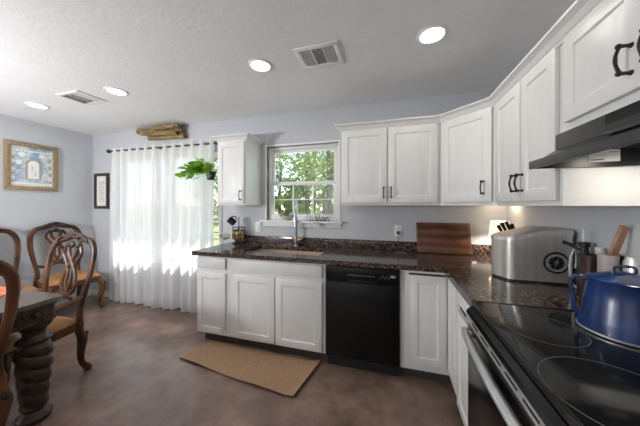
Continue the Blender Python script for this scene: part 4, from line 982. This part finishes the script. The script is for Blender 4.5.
obj('blade', SW([(jx-.012, jy+.002, Z+.02), (jx, jy, Z+.13), (jx+.014, jy-.003, Z+.24)], [(.004, .014), (.004, .012), (.005, .010)], n=3), M['handlewood'], t)
t = thing('white_cable', 'looped white cable hanging between ice maker and blue pot', 'cable', (-.1, -.93, Z))
bm = bmesh.new(); sweep(bm, [(-.030, -.90, 1.02), (-.038, -.92, 1.10), (-.058, -.935, 1.12), (-.075, -.94, 1.05), (-.07, -.945, .95), (-.05, -.94, .9195)], .0040, seg=8)
sweep(bm, [(-.034, -.925, 1.0), (-.040, -.945, 1.11), (-.062, -.955, 1.14), (-.090, -.96, 1.06), (-.082, -.96, .96), (-.05, -.955, .9195)], .0040, seg=8)
obj('cable', bm, M['white'], t)
t = thing('frying_pan', 'black frying pan leaning against the wall behind the blue pot', 'pan', (-.05, -1.175, Z))
T = Matrix.Translation((-.020, -1.172, Z+.126)) @ Matrix.Rotation(-PI/2+.10, 4, 'Y')
T = Matrix.Translation((-.032, -1.172, Z+.122)) @ Matrix.Rotation(-PI/2+.10, 4, 'Y')
obj('pan', LA([(0, 0), (.095, 0), (.110, .020), (.113, .020), (.098, -.004), (0, -.004)], seg=40, M4=T), M['blackplastic'], t)
t = thing('steel_canister', 'shiny steel canister at the right edge behind the pot', 'canister', (-.11, -1.345, .922))
obj('canister', LA([(0, 0), (.028, 0), (.030, .004), (.030, .22), (.022, .243), (0, .245)], seg=32, c=(-.098, -1.335, .922)), M['steelh'], t)
# --- coffee / spice stand at the left end
t = thing('spice_stand', 'black wire countertop stand at the left end of the worktop', 'rack', (-2.76, -.09, Z)); gx_, gy_ = -2.755, -.10
bm = bmesh.new(); lathe(bm, [(0, 0), (.075, 0), (.078, .006), (.07, .012), (0, .012)], seg=28, c=(gx_, gy_, Z)); obj('base', bm, M['blackplastic'], t)
bm = bmesh.new(); sweep(bm, [(gx_, gy_, Z+.01), (gx_, gy_, Z+.31)], .005, seg=8)
for z in (.06, .105, .19):
    n = 28; P = [(gx_+.075*math.cos(2*PI*k/n), gy_+.075*math.sin(2*PI*k/n), Z+z) for k in range(n+1)]; sweep(bm, P, .0035, n=1, seg=6)
for k in range(6): a = 2*PI*k/6; sweep(bm, [(gx_+.075*math.cos(a), gy_+.075*math.sin(a), Z+.06), (gx_+.075*math.cos(a), gy_+.075*math.sin(a), Z+.19)], .003, seg=6)
for k in range(3): a = 2*PI*k/3+.4; sweep(bm, [(gx_, gy_, Z+.06), (gx_+.075*math.cos(a), gy_+.075*math.sin(a), Z+.06)], .003, seg=6)
lathe(bm, [(0, .056), (.074, .056), (.074, .060), (0, .060)], seg=28, c=(gx_, gy_, Z))
obj('basket', bm, M['blackplastic'], t)
for k in range(5):
    a = 2*PI*k/5-1.2; j = thing('spice_jar', 'small amber spice jar in the black wire stand', 'jar', (gx_+.046*math.cos(a), gy_+.046*math.sin(a), Z+.062), 0, 'amber jars in the wire stand')
    obj('jar', LA([(0, 0), (.021, 0), (.022, .004), (.022, .075), (.017, .085), (0, .085)], seg=16), M['amber'], j, local=True); obj('lid', LA([(0, .0855), (.019, .0855), (.019, .10), (0, .10)], seg=16), M['blackplastic'], j, local=True)
def mug(p, m, lab, s=1, rx=0, ry=0, rz=0):
    t = thing('mug', lab, 'mug', p, rz); t.rotation_euler = (rx, ry, rz)
    obj('cup', LA([(0, 0), (.030*s, 0), (.036*s, .006*s), (.040*s, .085*s), (.037*s, .085*s), (.033*s, .01*s), (0, .008*s)], seg=24), m, t, local=True)
    obj('handle', SW([(.037*s, 0, .07*s), (.062*s, 0, .066*s), (.064*s, 0, .03*s), (.036*s, 0, .022*s)], .0055*s, n=5, seg=8), m, t, local=True)
mug((-2.765, -.165, Z+.235), M['blackplastic'], 'dark mug tilted on top of the wire stand', 1.0, ry=-.85, rz=.4)
mug((-2.82, -.205, Z+.105), M['cream'], 'cream mug hanging on the left of the wire stand', 1.0, rx=PI/2+.15, rz=-.35)
# --- sill objects
t = thing('planter_bowl', 'small cream bowl planter on the left of the window sill', 'planter', (-2.27, .0, 1.19)); 
obj('bowl', LA([(0, 0), (.035, 0), (.055, .03), (.062, .055), (.058, .055), (.05, .03), (0, .02)], seg=24, c=(-2.20, -.01, 1.1905)), M['cream'], t)
bm = bmesh.new(); rnd = random.Random(3)
for i in range(46):
    a = rnd.uniform(0, 6.28); leaf(bm, Vector((-2.20+.03*math.cos(a), -.01+.03*math.sin(a), 1.19+.045+rnd.uniform(0, .05))), Vector((math.cos(a)*1.2, math.sin(a)*.5, rnd.uniform(.1, 1))), Vector((0, .3, 1)), rnd.uniform(.03, .06))
obj('leaves', bm, mat('grey_green_leaf', (.22, .25, .18), .6, col2=(.42, .45, .36), scale=30), t)
t = thing('metal_ornament', 'small dark wire ornament on the right of the window sill', 'ornament', (-1.78, -.01, 1.19))
bm = bmesh.new(); ox, oz = -1.80, 1.1905
sweep(bm, [(ox-.10, -.02, oz+.006), (ox-.02, -.02, oz+.004), (ox+.10, -.02, oz+.006)], .004, seg=6)
for k in range(5): a = ox-.09+k*.045; sweep(bm, [(a, -.02, oz+.004), (a+.018, -.02, oz+.045), (a+.036, -.02, oz+.004)], .003, n=5, seg=6)
sweep(bm, [(ox, -.02, oz+.01), (ox-.02, -.02, oz+.06), (ox, -.02, oz+.085), (ox+.02, -.02, oz+.06), (ox, -.02, oz+.01)], .003, n=5, seg=6)
obj('wire', bm, M['bronze'], t)
